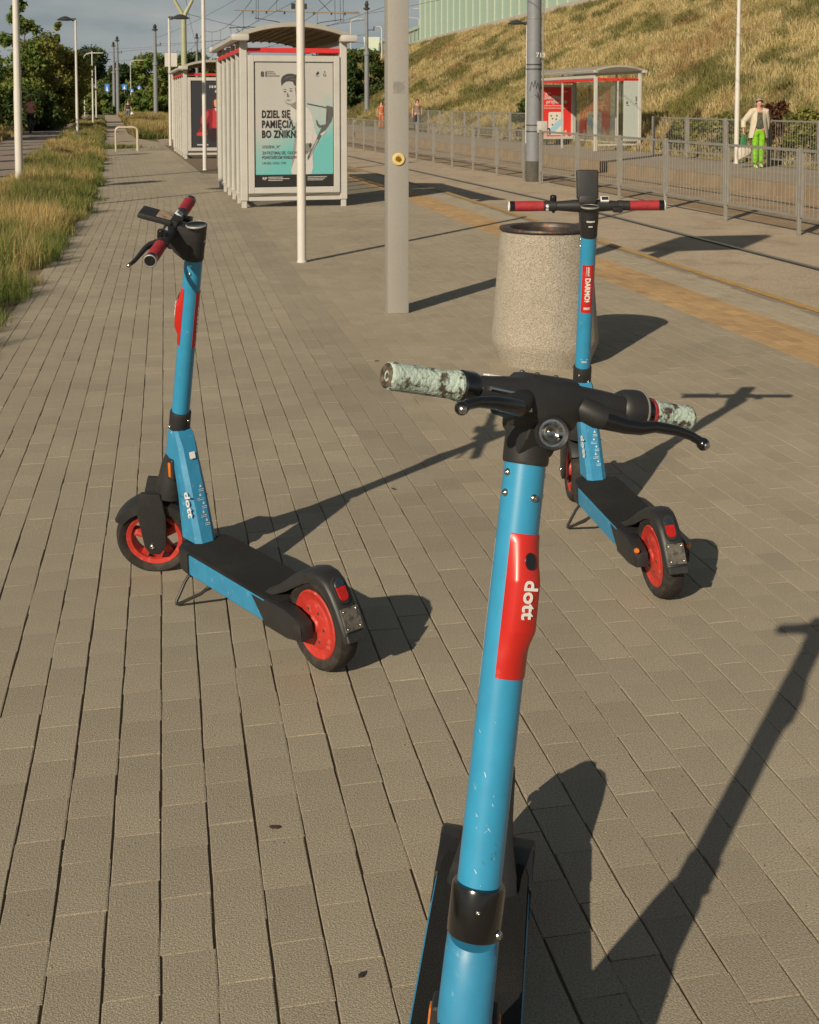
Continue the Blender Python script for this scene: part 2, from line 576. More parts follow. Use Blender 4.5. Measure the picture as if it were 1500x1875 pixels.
# ragged verge edge and no pavers under the near grass
keep = (v_ > GRASS_V + 0.02)
rows = rows[keep]
u_, v_ = rows[:, 0], rows[:, 1]
tone = np.ones((len(rows), 3)) * np.array([0.326, 0.285, 0.216])
tone *= (1 + rng.normal(0, 0.035, len(rows)))[:, None]
tone *= (0.90 + 0.2 * fbm(u_ * 0.45, v_ * 0.9, 5))[:, None]
sm = (v_ > 0.845) & (v_ < 1.15)
tone[sm] *= 0.93
right = v_ > 1.15
tone[right] *= np.array([1.03, 1.02, 1.0])
yel = (v_ > 3.68) & (v_ < 4.14)
tone[yel] = np.array([0.43, 0.285, 0.145]) * (1 + rng.normal(0, 0.07, yel.sum()))[:, None] * (0.85 + 0.3 * fbm(u_[yel] * 1.2, v_[yel] * 2.5, 9))[:, None]
gr = v_ > 4.14
tone[gr] *= 1.10
world_xy = Pn(u_, v_, 0)
zj = rng.normal(0, 0.0004, len(rows))
rot = AA + rng.normal(0, 0.004, len(rows)) + np.where(u_ > 20, 0.045, 0)
# the 300 nearest pavers the camera can see become pieces of their own
dx, dy = world_xy[:, 0], world_xy[:, 1]
depth = dy * math.cos(PITCH) + CAM_H * math.sin(PITCH)
px = 750 + 2212 * dx / depth
py = 331.87 - 2212 * (dy * math.sin(PITCH) - CAM_H * math.cos(PITCH)) / depth
vis = (px > -20) & (px < 1520) & (py < 1890)
order = np.argsort(np.where(vis, depth, 1e9))[:300]
single = np.zeros(len(rows), bool)
single[order] = True
# shared meshes: two widths, eight tones each
protos = {}
for w in (WP - 0.0036, WP - 0.0022):
    tV, tF = paver_template(w, LP - 0.0013)
    for q in range(8):
        jit = tV.copy()
        jit[:4, :2] += rng.normal(0, 0.0007, (4, 2))
        jit[4:8, :2] += rng.normal(0, 0.0008, (4, 2))
        c = np.array([0.326, 0.285, 0.216]) * (0.90 + 0.028 * q)
        o = np_mesh('paver', jit, tF, colr=np.tile(c, (12, 1)), m=M_paver)
        protos[(round(w, 4), q)] = o.data
        bpy.data.objects.remove(o)
for i in order:
    q = int(np.clip((tone[i, 0] / 0.326 - 0.90) / 0.028, 0, 7))
    me = protos[(round(rows[i, 2], 4), q)]
    o = bpy.data.objects.new('paver', me)
    col.objects.link(o)
    o.parent = pav
    o.location = (world_xy[i, 0], world_xy[i, 1], zj[i])
    o.rotation_euler = (rng.normal(0, 0.0018), rng.normal(0, 0.003), rot[i])
rest = np.where(~single)[0]
tV, tF = paver_template(1.0, 1.0, ch=0.0)
# per-paver scaling with a constant chamfer
sgn = np.sign(tV[:, :2])
n = len(rest)
ch = np.array([0.0018] * 4 + [0.0] * 8)
lx = sgn[None, :, 0] * (rows[rest, 2][:, None] / 2 - ch[None, :])
ly = sgn[None, :, 1] * (rows[rest, 3][:, None] / 2 - ch[None, :] * 0.25)
lx += rng.normal(0, 0.0006, lx.shape); ly += rng.normal(0, 0.0006, ly.shape)
lz = np.tile(np.array([0.0] * 4 + [-0.0008] * 4 + [-0.02] * 4), (n, 1)) + zj[rest][:, None] + rng.normal(0, 0.0004, (n, 1))
cs, sn = np.cos(rot[rest])[:, None], np.sin(rot[rest])[:, None]
X = lx * cs - ly * sn + world_xy[rest, 0][:, None]
Y = lx * sn + ly * cs + world_xy[rest, 1][:, None]
Vv = np.stack([X, Y, lz], axis=-1).reshape(-1, 3)
Ff = (tF[None] + (np.arange(n) * 12)[:, None, None]).reshape(-1, 4)
o = np_mesh('paver_field', Vv, Ff, colr=np.repeat(tone[rest], 12, axis=0), m=M_paver, parent=pav)
stuff(o)
# far stretch of the pavement, stones no longer told apart
struct(strip_mesh('far_pavement', [44, 52, 60, 80, 110, 150], lambda u: np.interp(u, [44, 60, 110, 150], [-1.2, -1.15, -1.1, -1.2]),
                  lambda u: np.interp(u, [44, 51.9, 52, 56, 110, 150], [1.4, 1.3, 0.3, 0.05, 0.3, 0.3]), -0.004, M_far))
struct(strip_mesh('far_platform', [25.8, 40, 50, 60, 80, 110, 160], lambda u: np.interp(u, [25.8, 50, 51, 160], [1.03, 1.03, 3.2, 3.2]), 4.50, -0.010, M_far))
struct(strip_mesh('cycle_path', np.concatenate([np.arange(-6, 60, 4.0), np.arange(60, 220, 20.0)]), lambda u: np.interp(u, [0, 45, 70, 130, 220], [-4.9, -4.85, -5.1, -5.9, -6.6]) - 0.0, lambda u: np.interp(u, [0, 34, 72, 130, 220], [-2.75, -2.72, -2.5, -2.9, -3.2]), 0.0, M_asph))

# platform edge: kerb stones with a worn yellow line
def kerb_run(name, va, vb, u0, u1, step, z0, z1, m, bev=0.008, group=None):
    o = struct(strip_mesh(name, np.arange(u0, u1, 6.0), va + 0.01, vb - 0.01, z0 + 0.05, m))
    us = np.arange(u0, u1, step)
    proto = None
    for u in us:
        p = P(u + step / 2, (va + vb) / 2)
        if proto is None:
            b = NB()
            box(b, (0, 0, (z0 + z1) / 2), (vb - va, step - 0.006, z1 - z0), bevel=bev)
            proto = obj('kerb_stone', b, m, o, smooth=False)
            k = proto
        else:
            k = bpy.data.objects.new('kerb_stone', proto.data); col.objects.link(k); k.parent = o
        k.location = p
        k.rotation_euler = (0, 0, heading(u))
    return o
kerb_run('platform_edge', 4.515, 4.70, -1.0, 80.0, 1.0, -0.42, 0.0, M_kerb)
struct(strip_mesh('yellow_edge_line', np.arange(-1, 80, 1.0), 4.605, 4.69, 0.004, M_yel))
# track bed
struct(strip_mesh('track_bed', US, 4.69, 8.62, TRACK_Z, M_track))
M_track2 = mat('brown_track_paving', (0.33, 0.245, 0.155), 0.9, var=0.15, scale=0.8, c2=(0.25, 0.165, 0.085), mix=(0.42, 0.66), speck=(30, 0, 0.82, 1.18))
struct(strip_mesh('far_track_bed', US, 8.62, 11.40, TRACK_Z, M_track2))
for nm, vr in (('near_left_rail', 5.36), ('near_right_rail', 6.80), ('far_left_rail', 9.25), ('far_right_rail', 10.69)):
    r = struct(strip_mesh(nm, US, vr - 0.035, vr + 0.035, TRACK_Z + 0.006, M_rail))
    r.name = 'rail'
    g = struct(strip_mesh('rail_groove', US, vr - 0.09, vr - 0.035, TRACK_Z + 0.003, M_groove, parent=None))
    g2 = struct(strip_mesh('rail_groove', US, vr + 0.035, vr + 0.05, TRACK_Z + 0.003, M_groove, parent=None))
# opposite platform
kerb_run('opposite_platform_edge', 11.36, 11.56, 6.0, 80.0, 1.0, -0.42, 0.0, M_kerbrust)
struct(strip_mesh('yellow_edge_line', np.arange(6, 80, 2.0), 11.38, 11.45, 0.004, M_yel))
M_opp = mat('opposite_paving', (0.29, 0.245, 0.19), 0.9, var=0.12, scale=0.7, speck=(12, 0, 0.9, 1.1))
struct(strip_mesh('opposite_platform', US, 11.55, 15.6, -0.004, M_opp))

# embankment
def emb_z(u, v):
    t = np.clip((v - 15.0) / 14.5, 0, 1)
    crest = 7.9 - 0.012 * np.clip(u - 70, 0, 200)
    z = crest * (t ** 1.08)
    z = z + (fbm(u * 0.16, v * 0.22, 21) - 0.5) * 1.1 * np.sin(np.pi * np.clip(t, 0, 1)) + (fbm(u * 0.6, v * 0.6, 31) - 0.5) * 0.35 * np.sin(np.pi * t)
    return z - 0.02
eu = np.concatenate([np.arange(5, 120, 0.8), np.arange(120, 260, 4)])
ev = np.concatenate([np.linspace(14.9, 29.5, 30), [31, 34, 45]])
EU, EV = np.meshgrid(eu, ev, indexing='ij')
EZ = emb_z(EU, EV)
ec = Pn(EU.ravel(), EV.ravel(), EZ.ravel())
nu, nv = EU.shape
idx = np.arange(nu * nv).reshape(nu, nv)
EF = np.stack([idx[:-1, :-1].ravel(), idx[1:, :-1].ravel(), idx[1:, 1:].ravel(), idx[:-1, 1:].ravel()], axis=1)
M_emb = mat('embankment_turf', (0.26, 0.20, 0.075), 0.95, var=0.3, scale=0.5, c2=(0.10, 0.12, 0.03), mix=(0.45, 0.6), bump=0.6, bscale=5)
struct(np_mesh('embankment', ec, EF, m=M_emb, smooth=True))

# ------------------------------------------------------------------ grass
GREEN = np.array([0.105, 0.155, 0.034]); DGREEN = np.array([0.062, 0.098, 0.022]); STRAW = np.array([0.50, 0.38, 0.17]); RUST = np.array([0.26, 0.15, 0.065]); OLIVE = np.array([0.17, 0.165, 0.045])
def blades(name, base, h, w, colr, lean=0.5, seg=2, parent=None, seedhead=0.0):
    n = len(base)
    ang = rng.uniform(0, 2 * np.pi, n)
    la = rng.uniform(0, 2 * np.pi, n)
    ln = np.abs(rng.normal(0, lean, n)) * h
    side = np.stack([np.cos(ang), np.sin(ang), np.zeros(n)], 1) * w[:, None] * 0.5
    ld = np.stack([np.cos(la), np.sin(la), np.zeros(n)], 1) * ln[:, None]
    V = np.zeros((n, 5, 3)); F = []
    mid = base + ld * 0.3 + np.array([0, 0, 1]) * (h * 0.55)[:, None]
    tip = base + ld + np.array([0, 0, 1]) * (h * np.clip(1 - 0.25 * (ln / h) ** 2, 0.4, 1))[:, None]
    V[:, 0] = base - side; V[:, 1] = base + side; V[:, 2] = mid + side * 0.8; V[:, 3] = mid - side * 0.8; V[:, 4] = tip
    T = np.array([[0, 1, 2], [0, 2, 3], [3, 2, 4]])
    F = (T[None] + (np.arange(n) * 5)[:, None, None]).reshape(-1, 3)
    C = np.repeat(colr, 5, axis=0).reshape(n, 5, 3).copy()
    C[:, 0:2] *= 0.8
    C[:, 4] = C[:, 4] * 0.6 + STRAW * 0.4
    return stuff(np_mesh(name, V.reshape(-1, 3), F, colr=C.reshape(-1, 3), m=M_blade, parent=parent))
def mixcol(t, a, b):
    return a[None] * (1 - t[:, None]) + b[None] * t[:, None]
def patchcol(x, y, seed, dry=0.5, fs=1.0):
    f = fbm(x * fs, y * fs, seed)
    t = np.clip((f - 0.5 + (dry - 0.5)) * 5 + 0.5, 0, 1)
    t = np.clip(t + rng.normal(0, 0.22, len(t)), 0, 1)
    c = mixcol(t, GREEN, STRAW)
    g = fbm(x * fs * 1.7 + 40, y * fs * 1.7, seed + 3)
    k = np.clip((g - 0.55) * 6, 0, 1) * 0.6
    c = c * (1 - k[:, None]) + OLIVE[None] * k[:, None]
    r = rng.random(len(t)) < 0.08
    c[r] = RUST
    return c * (1 + rng.normal(0, 0.16, len(t)))[:, None]
# verge between pavement and cycle path
n = 190000
uu = 1.5 + rng.random(n) ** 1.9 * 95
edge_r = GRASS_V + (fbm(uu * 1.1, uu * 0, 3) - 0.42) * 0.42 + (vnoise(uu * 4.1, uu * 0, 8) - 0.5) * 0.18
edge_l = -2.75 + (fbm(uu * 0.9, uu * 0 + 5, 4) - 0.5) * 0.3
tt = rng.random(n)
vv = edge_r * tt + edge_l * (1 - tt)
clump = fbm(uu * 1.9, vv * 2.2, 12)
hh = (0.07 + 0.31 * np.clip((clump - 0.25) * 1.9, 0, 1)) * (0.55 + 0.45 * np.minimum(1, (edge_r - vv) * 4 + 0.25)) * rng.uniform(0.7, 1.25, n)
sc_ = np.clip(uu / 14, 0.55, 3.5)
dry = 0.50 + 0.10 * np.clip((edge_r - vv) / 1.2, 0, 1)
f = fbm(uu * 0.55, vv * 1.1, 77)
t = np.clip((f - 0.5) * 6 + dry * 0.58, 0, 1)
t = np.clip(t + rng.normal(0, 0.32, n) - np.clip(0.35 - (edge_r - vv), 0, 0.35) * 1.2, 0, 1)
cc = mixcol(t, GREEN * 1.05, STRAW)
rr = rng.random(n); cc[rr < 0.06] = RUST
cc *= (1.22 + rng.normal(0, 0.2, n))[:, None]
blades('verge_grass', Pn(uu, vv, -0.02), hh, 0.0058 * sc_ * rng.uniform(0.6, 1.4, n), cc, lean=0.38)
# verge left of the cycle path
n = 60000
uu = 22 + rng.random(n) ** 1.4 * 120
vl = np.interp(uu, [0, 45, 70, 130, 220], [-4.9, -4.85, -5.1, -5.9, -6.6])
vv = vl - rng.random(n) * 6.5
hh = (0.15 + 0.4 * fbm(uu * 0.6, vv * 0.6, 41)) * rng.uniform(0.7, 1.3, n)
blades('verge_grass', Pn(uu, vv, -0.02), hh, 0.02 * np.clip(uu / 40, 0.8, 3) * rng.uniform(0.6, 1.4, n), patchcol(uu, vv, 61, 0.58, 0.3), lean=0.4)
# rough grass plot right of the far path
n = 50000
uu = 51.6 + rng.random(n) ** 1.3 * 75
vv = rng.uniform(0.25, 4.4, n)
vv = np.where(rng.random(n) < 0.35, 0.25 + (vv - 0.25) * 0.25, vv)
hh = (0.25 + 0.5 * fbm(uu * 0.5, vv * 0.6, 44)) * rng.uniform(0.7, 1.3, n) * (0.5 + 0.5 * np.clip((uu - 51.6) / 1.5, 0, 1))
blades('rough_grass', Pn(uu, vv, -0.02), hh, 0.035 * np.clip(uu / 55, 0.8, 2.5) * rng.uniform(0.6, 1.4, n), patchcol(uu, vv, 63, 0.62, 0.5), lean=0.4)
# small green tuft by the bicycle stand
n = 1500
uu = 41.2 + rng.normal(0, 0.35, n); vv = -0.9 + rng.normal(0, 0.45, n)
blades('verge_grass', Pn(uu, vv, 0.0), rng.uniform(0.04, 0.16, n), np.full(n, 0.03), patchcol(uu, vv, 64, 0.3, 0.5))
# embankment grass, seen from 27 m to 130 m
n = 400000
t1 = rng.random(n)
uu = 14 + (t1 ** 1.25) * 120
vv = 15.0 + rng.random(n) * 15.0
zz = emb_z(uu, vv)
dist = np.sqrt(uu ** 2 + vv ** 2)
cl = fbm(uu * 0.5, vv * 0.7, 51)
hh = (0.14 + 0.34 * cl) * rng.uniform(0.6, 1.35, n)
streak = fbm((uu + vv * 0.9) * 0.16, (uu * 0.35 - vv) * 0.55, 91)
fine = fbm(uu * 0.75, vv * 1.1, 92)
hv = np.clip((vv - 15) / 14.5, 0, 1)
t = np.clip((streak * 0.75 + fine * 0.25 - 0.5) * 8.5 + 0.58 + 0.20 * hv - 0.42 * np.exp(-(hv / 0.13) ** 2), 0, 1)
t = np.clip(t + rng.normal(0, 0.16, n), 0, 1)
cc = mixcol(t, np.array([0.135, 0.140, 0.048]), np.array([0.50, 0.41, 0.215]))
g2 = fbm(uu * 0.45 + 9, vv * 0.6, 93)
k = np.clip((g2 - 0.54) * 7, 0, 1) * 0.5
cc = cc * (1 - k[:, None]) + (OLIVE * 1.1)[None] * k[:, None]
r3 = fbm(uu * 0.35 + 70, vv * 0.5, 95)
k = np.clip((r3 - 0.60) * 8, 0, 1) * 0.55
cc = cc * (1 - k[:, None]) + RUST[None] * k[:, None]
cc *= (1.28 + rng.normal(0, 0.2, n))[:, None]
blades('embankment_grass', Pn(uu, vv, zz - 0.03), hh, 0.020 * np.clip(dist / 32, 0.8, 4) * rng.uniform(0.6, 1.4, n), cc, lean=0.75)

# ================================================================== scooters
# scooter frame: x forward, y left, z up, origin where the rear tyre meets the ground
RW = 0.127
WB = 0.905
AX0 = Vector((0.8921, 0, 0))
AXD = Vector((-0.2575, 0, 0.9663)).normalized()
AXF = Vector((AXD.z, 0, -AXD.x))
def sa(t, f=0.0, y=0.0):
    return AX0 + AXD * t + AXF * f + Vector((0, y, 0))
TCOL, TTOP, TBAR, THEAD = 0.546, 1.085, 1.172, 1.20
FBAR = 0.073
STEM_R = 0.0273

def wheel(bm_t, bm_r, motor):
    """tyre and rim about the y axis at the origin"""
    Rm = Matrix.Rotation(math.radians(90), 4, 'X')
    prof = [(0.092, -0.024), (0.100, -0.031), (0.112, -0.033), (0.121, -0.027), (0.1262, -0.012), (0.127, 0), (0.1262, 0.012), (0.121, 0.027), (0.112, 0.033), (0.100, 0.031), (0.092, 0.024), (0.090, 0.0)]
    lathe(bm_t, prof, 72, Rm, close=True)
    if motor:
        prof = [(0, -0.034), (0.018, -0.034), (0.022, -0.029), (0.06, -0.029), (0.066, -0.025), (0.084, -0.026), (0.088, -0.029), (0.0925, -0.026), (0.0925, 0.026), (0.088, 0.029), (0.084, 0.026), (0.066, 0.025), (0.06, 0.029), (0.022, 0.029), (0.018, 0.034), (0, 0.034)]
        lathe(bm_r, prof, 56, Rm)
    else:
        prof = [(0.076, -0.022), (0.090, -0.026), (0.093, -0.022), (0.093, 0.022), (0.090, 0.026), (0.076, 0.022)]
        lathe(bm_r, prof, 56, Rm, close=True)
        lathe(bm_r, [(0, -0.03), (0.026, -0.03), (0.030, -0.024), (0.030, 0.024), (0.026, 0.03), (0, 0.03)], 28, Rm)
        for k in range(5):
            a = 2 * math.pi * k / 5 + 0.35
            M = Matrix.Rotation(-a, 4, 'Y')
            prism(bm_r, [(0.024, -0.016), (0.080, -0.011), (0.080, 0.011), (0.024, 0.016)], 0.012, M, bevel=0.002)

def arc_shell(bm, cx, cz, r0, r1, a0, a1, half, n=18, sides=0.0, halff=None):
    """mudguard: curved strip between radii with hanging side walls"""
    rings = []
    for k in range(n + 1):
        s = k / n
        a = math.radians(a0 + (a1 - a0) * s)
        h = half if halff is None else halff(s)
        ca, sa_ = math.cos(a), math.sin(a)
        def pt(r, y):
            return (cx + r * ca, y, cz + r * sa_)
        rings.append([pt(r1, -h * 0.55), pt(r1, h * 0.55), pt(r1 - 0.006, h * 0.9), pt(r1 - sides - 0.01, h), pt(r1 - sides - 0.01, h - 0.004), pt(r0, h * 0.85), pt(r0, -h * 0.85), pt(r1 - sides - 0.01, -h + 0.004), pt(r1 - sides - 0.01, -h), pt(r1 - 0.006, -h * 0.9)])
    loft(bm, rings)

def screw(name, p, nrm, r, m, parent, mtx=None):
    b = NB()
    z = Vector(nrm).normalized()
    Mq = Matrix.Translation(Vector(p)) @ z.to_track_quat('Z', 'Y').to_matrix().to_4x4()
    lathe(b, [(0, -r * 0.5), (r, -r * 0.5), (r, 0.2 * r), (r * 0.75, r * 0.6), (r * 0.4, r * 0.75), (r * 0.36, r * 0.35), (0, r * 0.35)], 14, Mq)
    return obj(name, b, m, parent, mtx=mtx)

def make_scooter(label, X, Y, head, steer, lean, kind):
    root = thing('electric_scooter', label, 'electric scooter', (X, Y, 0), 0, 'blue rental electric scooters')
    root.rotation_euler = (lean, 0, head)
    S = Matrix.Translation(AX0) @ Matrix.Rotation(steer, 4, AXD) @ Matrix.Translation(-AX0)
    near = kind == 'C'
    FB = 0.036 if near else 0.073
    # ---- rear wheel
    bt, br = NB(), NB()
    wheel(bt, br, True)
    rim = obj('wheel', br, M_redrim, root, mtx=Matrix.Translation((0, 0, RW)))
    obj('tyre', bt, M_rubber, rim)
    for k in range(6):
        a = k * math.pi / 3
        screw('bolt', (0.045 * math.cos(a), 0.029, 0.045 * math.sin(a)), (0, 1, 0), 0.004, M_darkgap, rim)
    # ---- front wheel, steered
    bt, br = NB(), NB()
    wheel(bt, br, False)
    rim = obj('wheel', br, M_redrim, root, mtx=S @ Matrix.Translation((WB, 0, RW)))
    obj('tyre', bt, M_rubber, rim)
    b = NB()
    tube(b, [(0.02, 0.01, -0.07), (0.03, 0.022, -0.058), (0.03, 0.03, -0.05)], 0.003, 8)
    obj('valve', b, M_gripend, rim)
    # ---- fork and crown
    b = NB()
    for s in (-1, 1):
        prism(b, [(WB - 0.058, 0.30), (WB + 0.004, 0.312), (WB + 0.028, 0.25), (WB + 0.026, 0.12), (WB + 0.012, 0.092), (WB - 0.020, 0.088), (WB - 0.045, 0.12), (WB - 0.062, 0.22)], 0.0075, Matrix.Translation((0, s * 0.050, 0)), bevel=0.004)
    r = []
    for t, fx, hy in ((0.425, 0.034, 0.034), (0.39, 0.038, 0.040), (0.345, 0.044, 0.048), (0.315, 0.050, 0.058), (0.285, 0.050, 0.059)):
        c = sa(t, 0.008 if t < 0.4 else 0)
        r.append([c + AXF * fx * math.cos(a) + Vector((0, hy * math.sin(a), 0)) for a in [2 * math.pi * k / 20 for k in range(20)]])
    loft(b, r)
    obj('fork', b, M_black, root, mtx=S)
    for s in (-1, 1):
        screw('axle_nut', (WB, s * 0.0575, RW - 0.006), (0, s, 0), 0.009, M_chrome if s > 0 else M_black, root, S)
    b = NB()
    arc_shell(b, WB, RW, 0.134, 0.142, 36, 148, 0.047, 22, 0.022, lambda s: 0.036 + 0.012 * math.sin(math.pi * min(1, s * 1.1)))
    obj('front_mudguard', b, M_black, root, mtx=S)
    # ---- deck
    b = NB()
    yy = 0.083
    prof = [(-yy + 0.012, 0.088), (yy - 0.012, 0.088), (yy, 0.100), (yy, 0.155), (yy - 0.006, 0.160), (-yy + 0.006, 0.160), (-yy, 0.155), (-yy, 0.100)]
    rings = []
    for x, k in ((0.142, 1.0), (0.56, 1.0), (0.60, 0.98)):
        rings.append([(x, y * k, z) for y, z in prof])
    loft(b, rings)
    o = obj('deck', b, M_blue_worn, root, ang=25)
    # black rear brackets beside the wheel
    for s in (-1, 1):
        b = NB()
        prism(b, [(-0.022, 0.104), (0.05, 0.090), (0.165, 0.0885), (0.160, 0.166), (0.05, 0.166), (0.012, 0.160), (-0.018, 0.146)], 0.0205, Matrix.Translation((0, s * 0.0655, 0)), bevel=0.005)
        lathe(b, [(0, 0.0), (0.022, 0.0), (0.022, 0.002), (0.016, 0.005), (0, 0.005)], 18, Matrix.Translation((0, s * 0.084, RW)) @ Matrix.Rotation(-s * math.pi / 2, 4, 'X'))
        br_ = obj('rear_bracket', b, M_black, root)
        if kind != 'B':
            continue
        bb = NB()
        lathe(bb, [(0, 0), (0.0085, 0), (0.0085, 0.005), (0.006, 0.009), (0, 0.010)], 14, Matrix.Translation((-0.018, s * 0.082, 0.156)) @ Matrix.Rotation(math.radians(-70), 4, 'Y'))
        obj('turn_signal', bb, M_amber, br_)
    # dark slash at the rear of the blue side rail
    for s in (-1, 1):
        b = NB()
        prism(b, [(0.165, 0.0995), (0.225, 0.1555), (0.155, 0.1565), (0.155, 0.0995)], 0.0006, Matrix.Translation((0, s * (yy + 0.0007), 0)))
        obj('rail_end_decal', b, M_black, root, smooth=False)
    # nose block
    b = NB()
    rings = []
    for x, hy, z0, z1 in ((0.585, 0.088, 0.090, 0.1665), (0.625, 0.087, 0.094, 0.1665), (0.665, 0.072, 0.102, 0.164), (0.70, 0.045, 0.115, 0.158), (0.712, 0.030, 0.122, 0.15)):
        rings.append([(x, -hy + 0.01, z0), (x, hy - 0.01, z0), (x, hy, z0 + 0.012), (x, hy, z1 - 0.008), (x, hy - 0.008, z1), (x, -hy + 0.008, z1), (x, -hy, z1 - 0.008), (x, -hy, z0 + 0.012)])
    loft(b, rings)
    obj('deck_nose', b, M_black, root, ang=40)
    # grip mat
    b = NB()
    poly = [(0.10, -0.072), (0.135, -0.080), (0.58, -0.080), (0.64, -0.076), (0.64, 0.076), (0.58, 0.080), (0.135, 0.080), (0.10, 0.072)]
    lo = [b.verts.new((x, y, 0.158)) for x, y in poly]
    hi = [b.verts.new((x, y, 0.1685)) for x, y in poly]
    b.faces.new(lo[::-1]); b.faces.new(hi)
    for k in range(8):
        b.faces.new((lo[k], lo[(k + 1) % 8], hi[(k + 1) % 8], hi[k]))
    bmesh.ops.bevel(b, geom=[e for e in b.edges if abs(e.verts[0].co.z - 0.1685) < 1e-5 and abs(e.verts[1].co.z - 0.1685) < 1e-5], offset=0.003, segments=2, affect='EDGES')
    obj('grip_mat', b, M_mat, root)
    # ---- rear mudguard, rising out of the deck with an open side arch
    b = NB()
    cx, cz = 0.0, RW
    rings = []
    path = [(0.205, 0.167, 0.066, 0.004), (0.165, 0.186, 0.058, 0.020), (0.125, 0.214, 0.047, 0.030), (0.085, 0.243, 0.041, 0.034), (0.045, 0.265, 0.039, 0.034), (0.005, 0.277, 0.038, 0.032), (-0.035, 0.276, 0.036, 0.028),
            (-0.066, 0.262, 0.034, 0.026), (-0.090, 0.238, 0.034, 0.024), (-0.112, 0.206, 0.033, 0.022), (-0.132, 0.172, 0.033, 0.020), (-0.146, 0.142, 0.032, 0.018), (-0.150, 0.128, 0.030, 0.014)]
    for i, (x, z, h, th) in enumerate(path):
        if i == 0:
            d = Vector((path[1][0] - x, 0, path[1][1] - z))
        elif i == len(path) - 1:
            d = Vector((x - path[i - 1][0], 0, z - path[i - 1][1]))
        else:
            d = Vector((path[i + 1][0] - path[i - 1][0], 0, path[i + 1][1] - path[i - 1][1]))
        d.normalize()
        nrm = Vector((-d.z, 0, d.x))
        if nrm.z < 0 and i < 8:
            nrm = -nrm
        if i >= 8:
            nrm = Vector((d.z, 0, -d.x))
            if nrm.x > 0:
                nrm = -nrm
        c = Vector((x, 0, z))
        dn = -nrm * th
        in_ = -nrm * 0.006
        Yv = Vector((0, 1, 0))
        rings.append([c + Yv * (-h * 0.6), c + Yv * (h * 0.6), c + in_ * 0.8 + Yv * (h * 0.92), c + in_ * 1.6 + Yv * h, c + dn + Yv * h, c + dn + Yv * (h - 0.005), c + in_ + Yv * (h - 0.008),
                      c + in_ - Yv * (h - 0.008), c + dn - Yv * (h - 0.005), c + dn - Yv * h, c + in_ * 1.6 - Yv * h, c + in_ * 0.8 - Yv * (h * 0.92)])
    loft(b, rings)
    fender = obj('rear_mudguard', b, M_black, root, ang=50)
    # tail light housing: red below, clear above, on the back slope
    p0, p1 = Vector((-0.072, 0, 0.262)), Vector((-0.113, 0, 0.207))
    ax_ = (p1 - p0).normalized()
    nm = Vector((ax_.z, 0, -ax_.x))
    if nm.x > 0:
        nm = -nm
    def pill(nm_, a0, a1, hw, th0, th1, m, round0, round1, parent):
        bmx = NB()
        pts = []
        L = (p1 - p0).length
        n = 8
        if round0:
            for k in range(n + 1):
                a = math.pi * k / n
                pts.append((a0 + hw - hw * math.sin(a) , hw * math.cos(a)))
        else:
            pts += [(a0, hw), (a0, -hw)]
        if round1:
            for k in range(n + 1):
                a = math.pi * k / n
                pts.append((a1 - hw + hw * math.sin(a), -hw * math.cos(a)))
        else:
            pts += [(a1, -hw), (a1, hw)]
        lo_ = [p0 + ax_ * a + Vector((0, y, 0)) + nm * th0 for a, y in pts]
        hi_ = [p0 + ax_ * (a * 0.96 + (a0 + a1) / 2 * 0.04) + Vector((0, y * 0.86, 0)) + nm * th1 for a, y in pts]
        loft(bmx, [lo_, hi_])
        return obj(nm_, bmx, m, parent)
    pill('light_housing', -0.014, 0.064, 0.0215, -0.004, 0.005, M_black, True, True, fender)
    pill('clear_lens', -0.006, 0.016, 0.0150, 0.004, 0.0088, M_clearlens, True, False, fender)
    pill('tail_light', 0.0165, 0.055, 0.0150, 0.004, 0.0092, M_redlens, False, True, fender)
    # dirty plate with four screws below it
    q0, q1 = Vector((-0.116, 0, 0.208)), Vector((-0.143, 0, 0.150))
    a2 = (q1 - q0).normalized()
    n2 = Vector((a2.z, 0, -a2.x))
    if n2.x > 0:
        n2 = -n2
    Mp = frame((q0 + q1) / 2 + n2 * 0.004, a2, n2)
    b = NB()
    box(b, (0, 0, 0), (0.060, 0.056, 0.004), bevel=0.0012, mtx=Mp)
    pl = obj('plate', b, M_plate, fender)
    for u in (-0.022, 0.022):
        for w in (-0.020, 0.020):
            screw('screw', Mp @ Vector((u, w, 0.0022)), n2, 0.0036, M_chrome, pl)
    b = NB()
    box(b, (0, 0, 0), (0.022, 0.060, 0.016), bevel=0.003, mtx=frame(q1 + a2 * 0.014 - n2 * 0.002, a2, n2))
    obj('bumper', b, M_black, fender)
    # ---- neck casing
    b = NB()
    rings = []
    # z, centre x of front round, front radius, half width, rear x, rear half width
    secs = [(0.1690, 0.705, 0.005, 0.036, 0.612, 0.019), (0.30, 0.722, 0.006, 0.035, 0.652, 0.020), (0.395, 0.745, 0.008, 0.034, 0.684, 0.020), (0.400, 0.789, 0.033, 0.0335, 0.686, 0.020),
            (0.45, 0.777, 0.032, 0.033, 0.700, 0.021), (0.485, 0.768, 0.0310, 0.0325, 0.716, 0.025), (0.497, 0.765, 0.026, 0.028, 0.727, 0.022)]
    for z, xc, rf, hw, xr, hr in secs:
        ring = []
        for k in range(17):
            a = -math.pi / 2 + math.pi * k / 16
            ring.append((xc + rf * math.cos(a), hw * math.sin(a), z))
        ring += [((xc + xr) / 2 - 0.006, hw, z), (xr + 0.014, hw * 0.98, z), (xr, hr, z), (xr, -hr, z), (xr + 0.014, -hw * 0.98, z), ((xc + xr) / 2 - 0.006, -hw, z)]
        rings.append(ring)
    loft(b, rings)
    neck = obj('neck_casing', b, M_blue_worn, root, ang=27)
    b = NB()
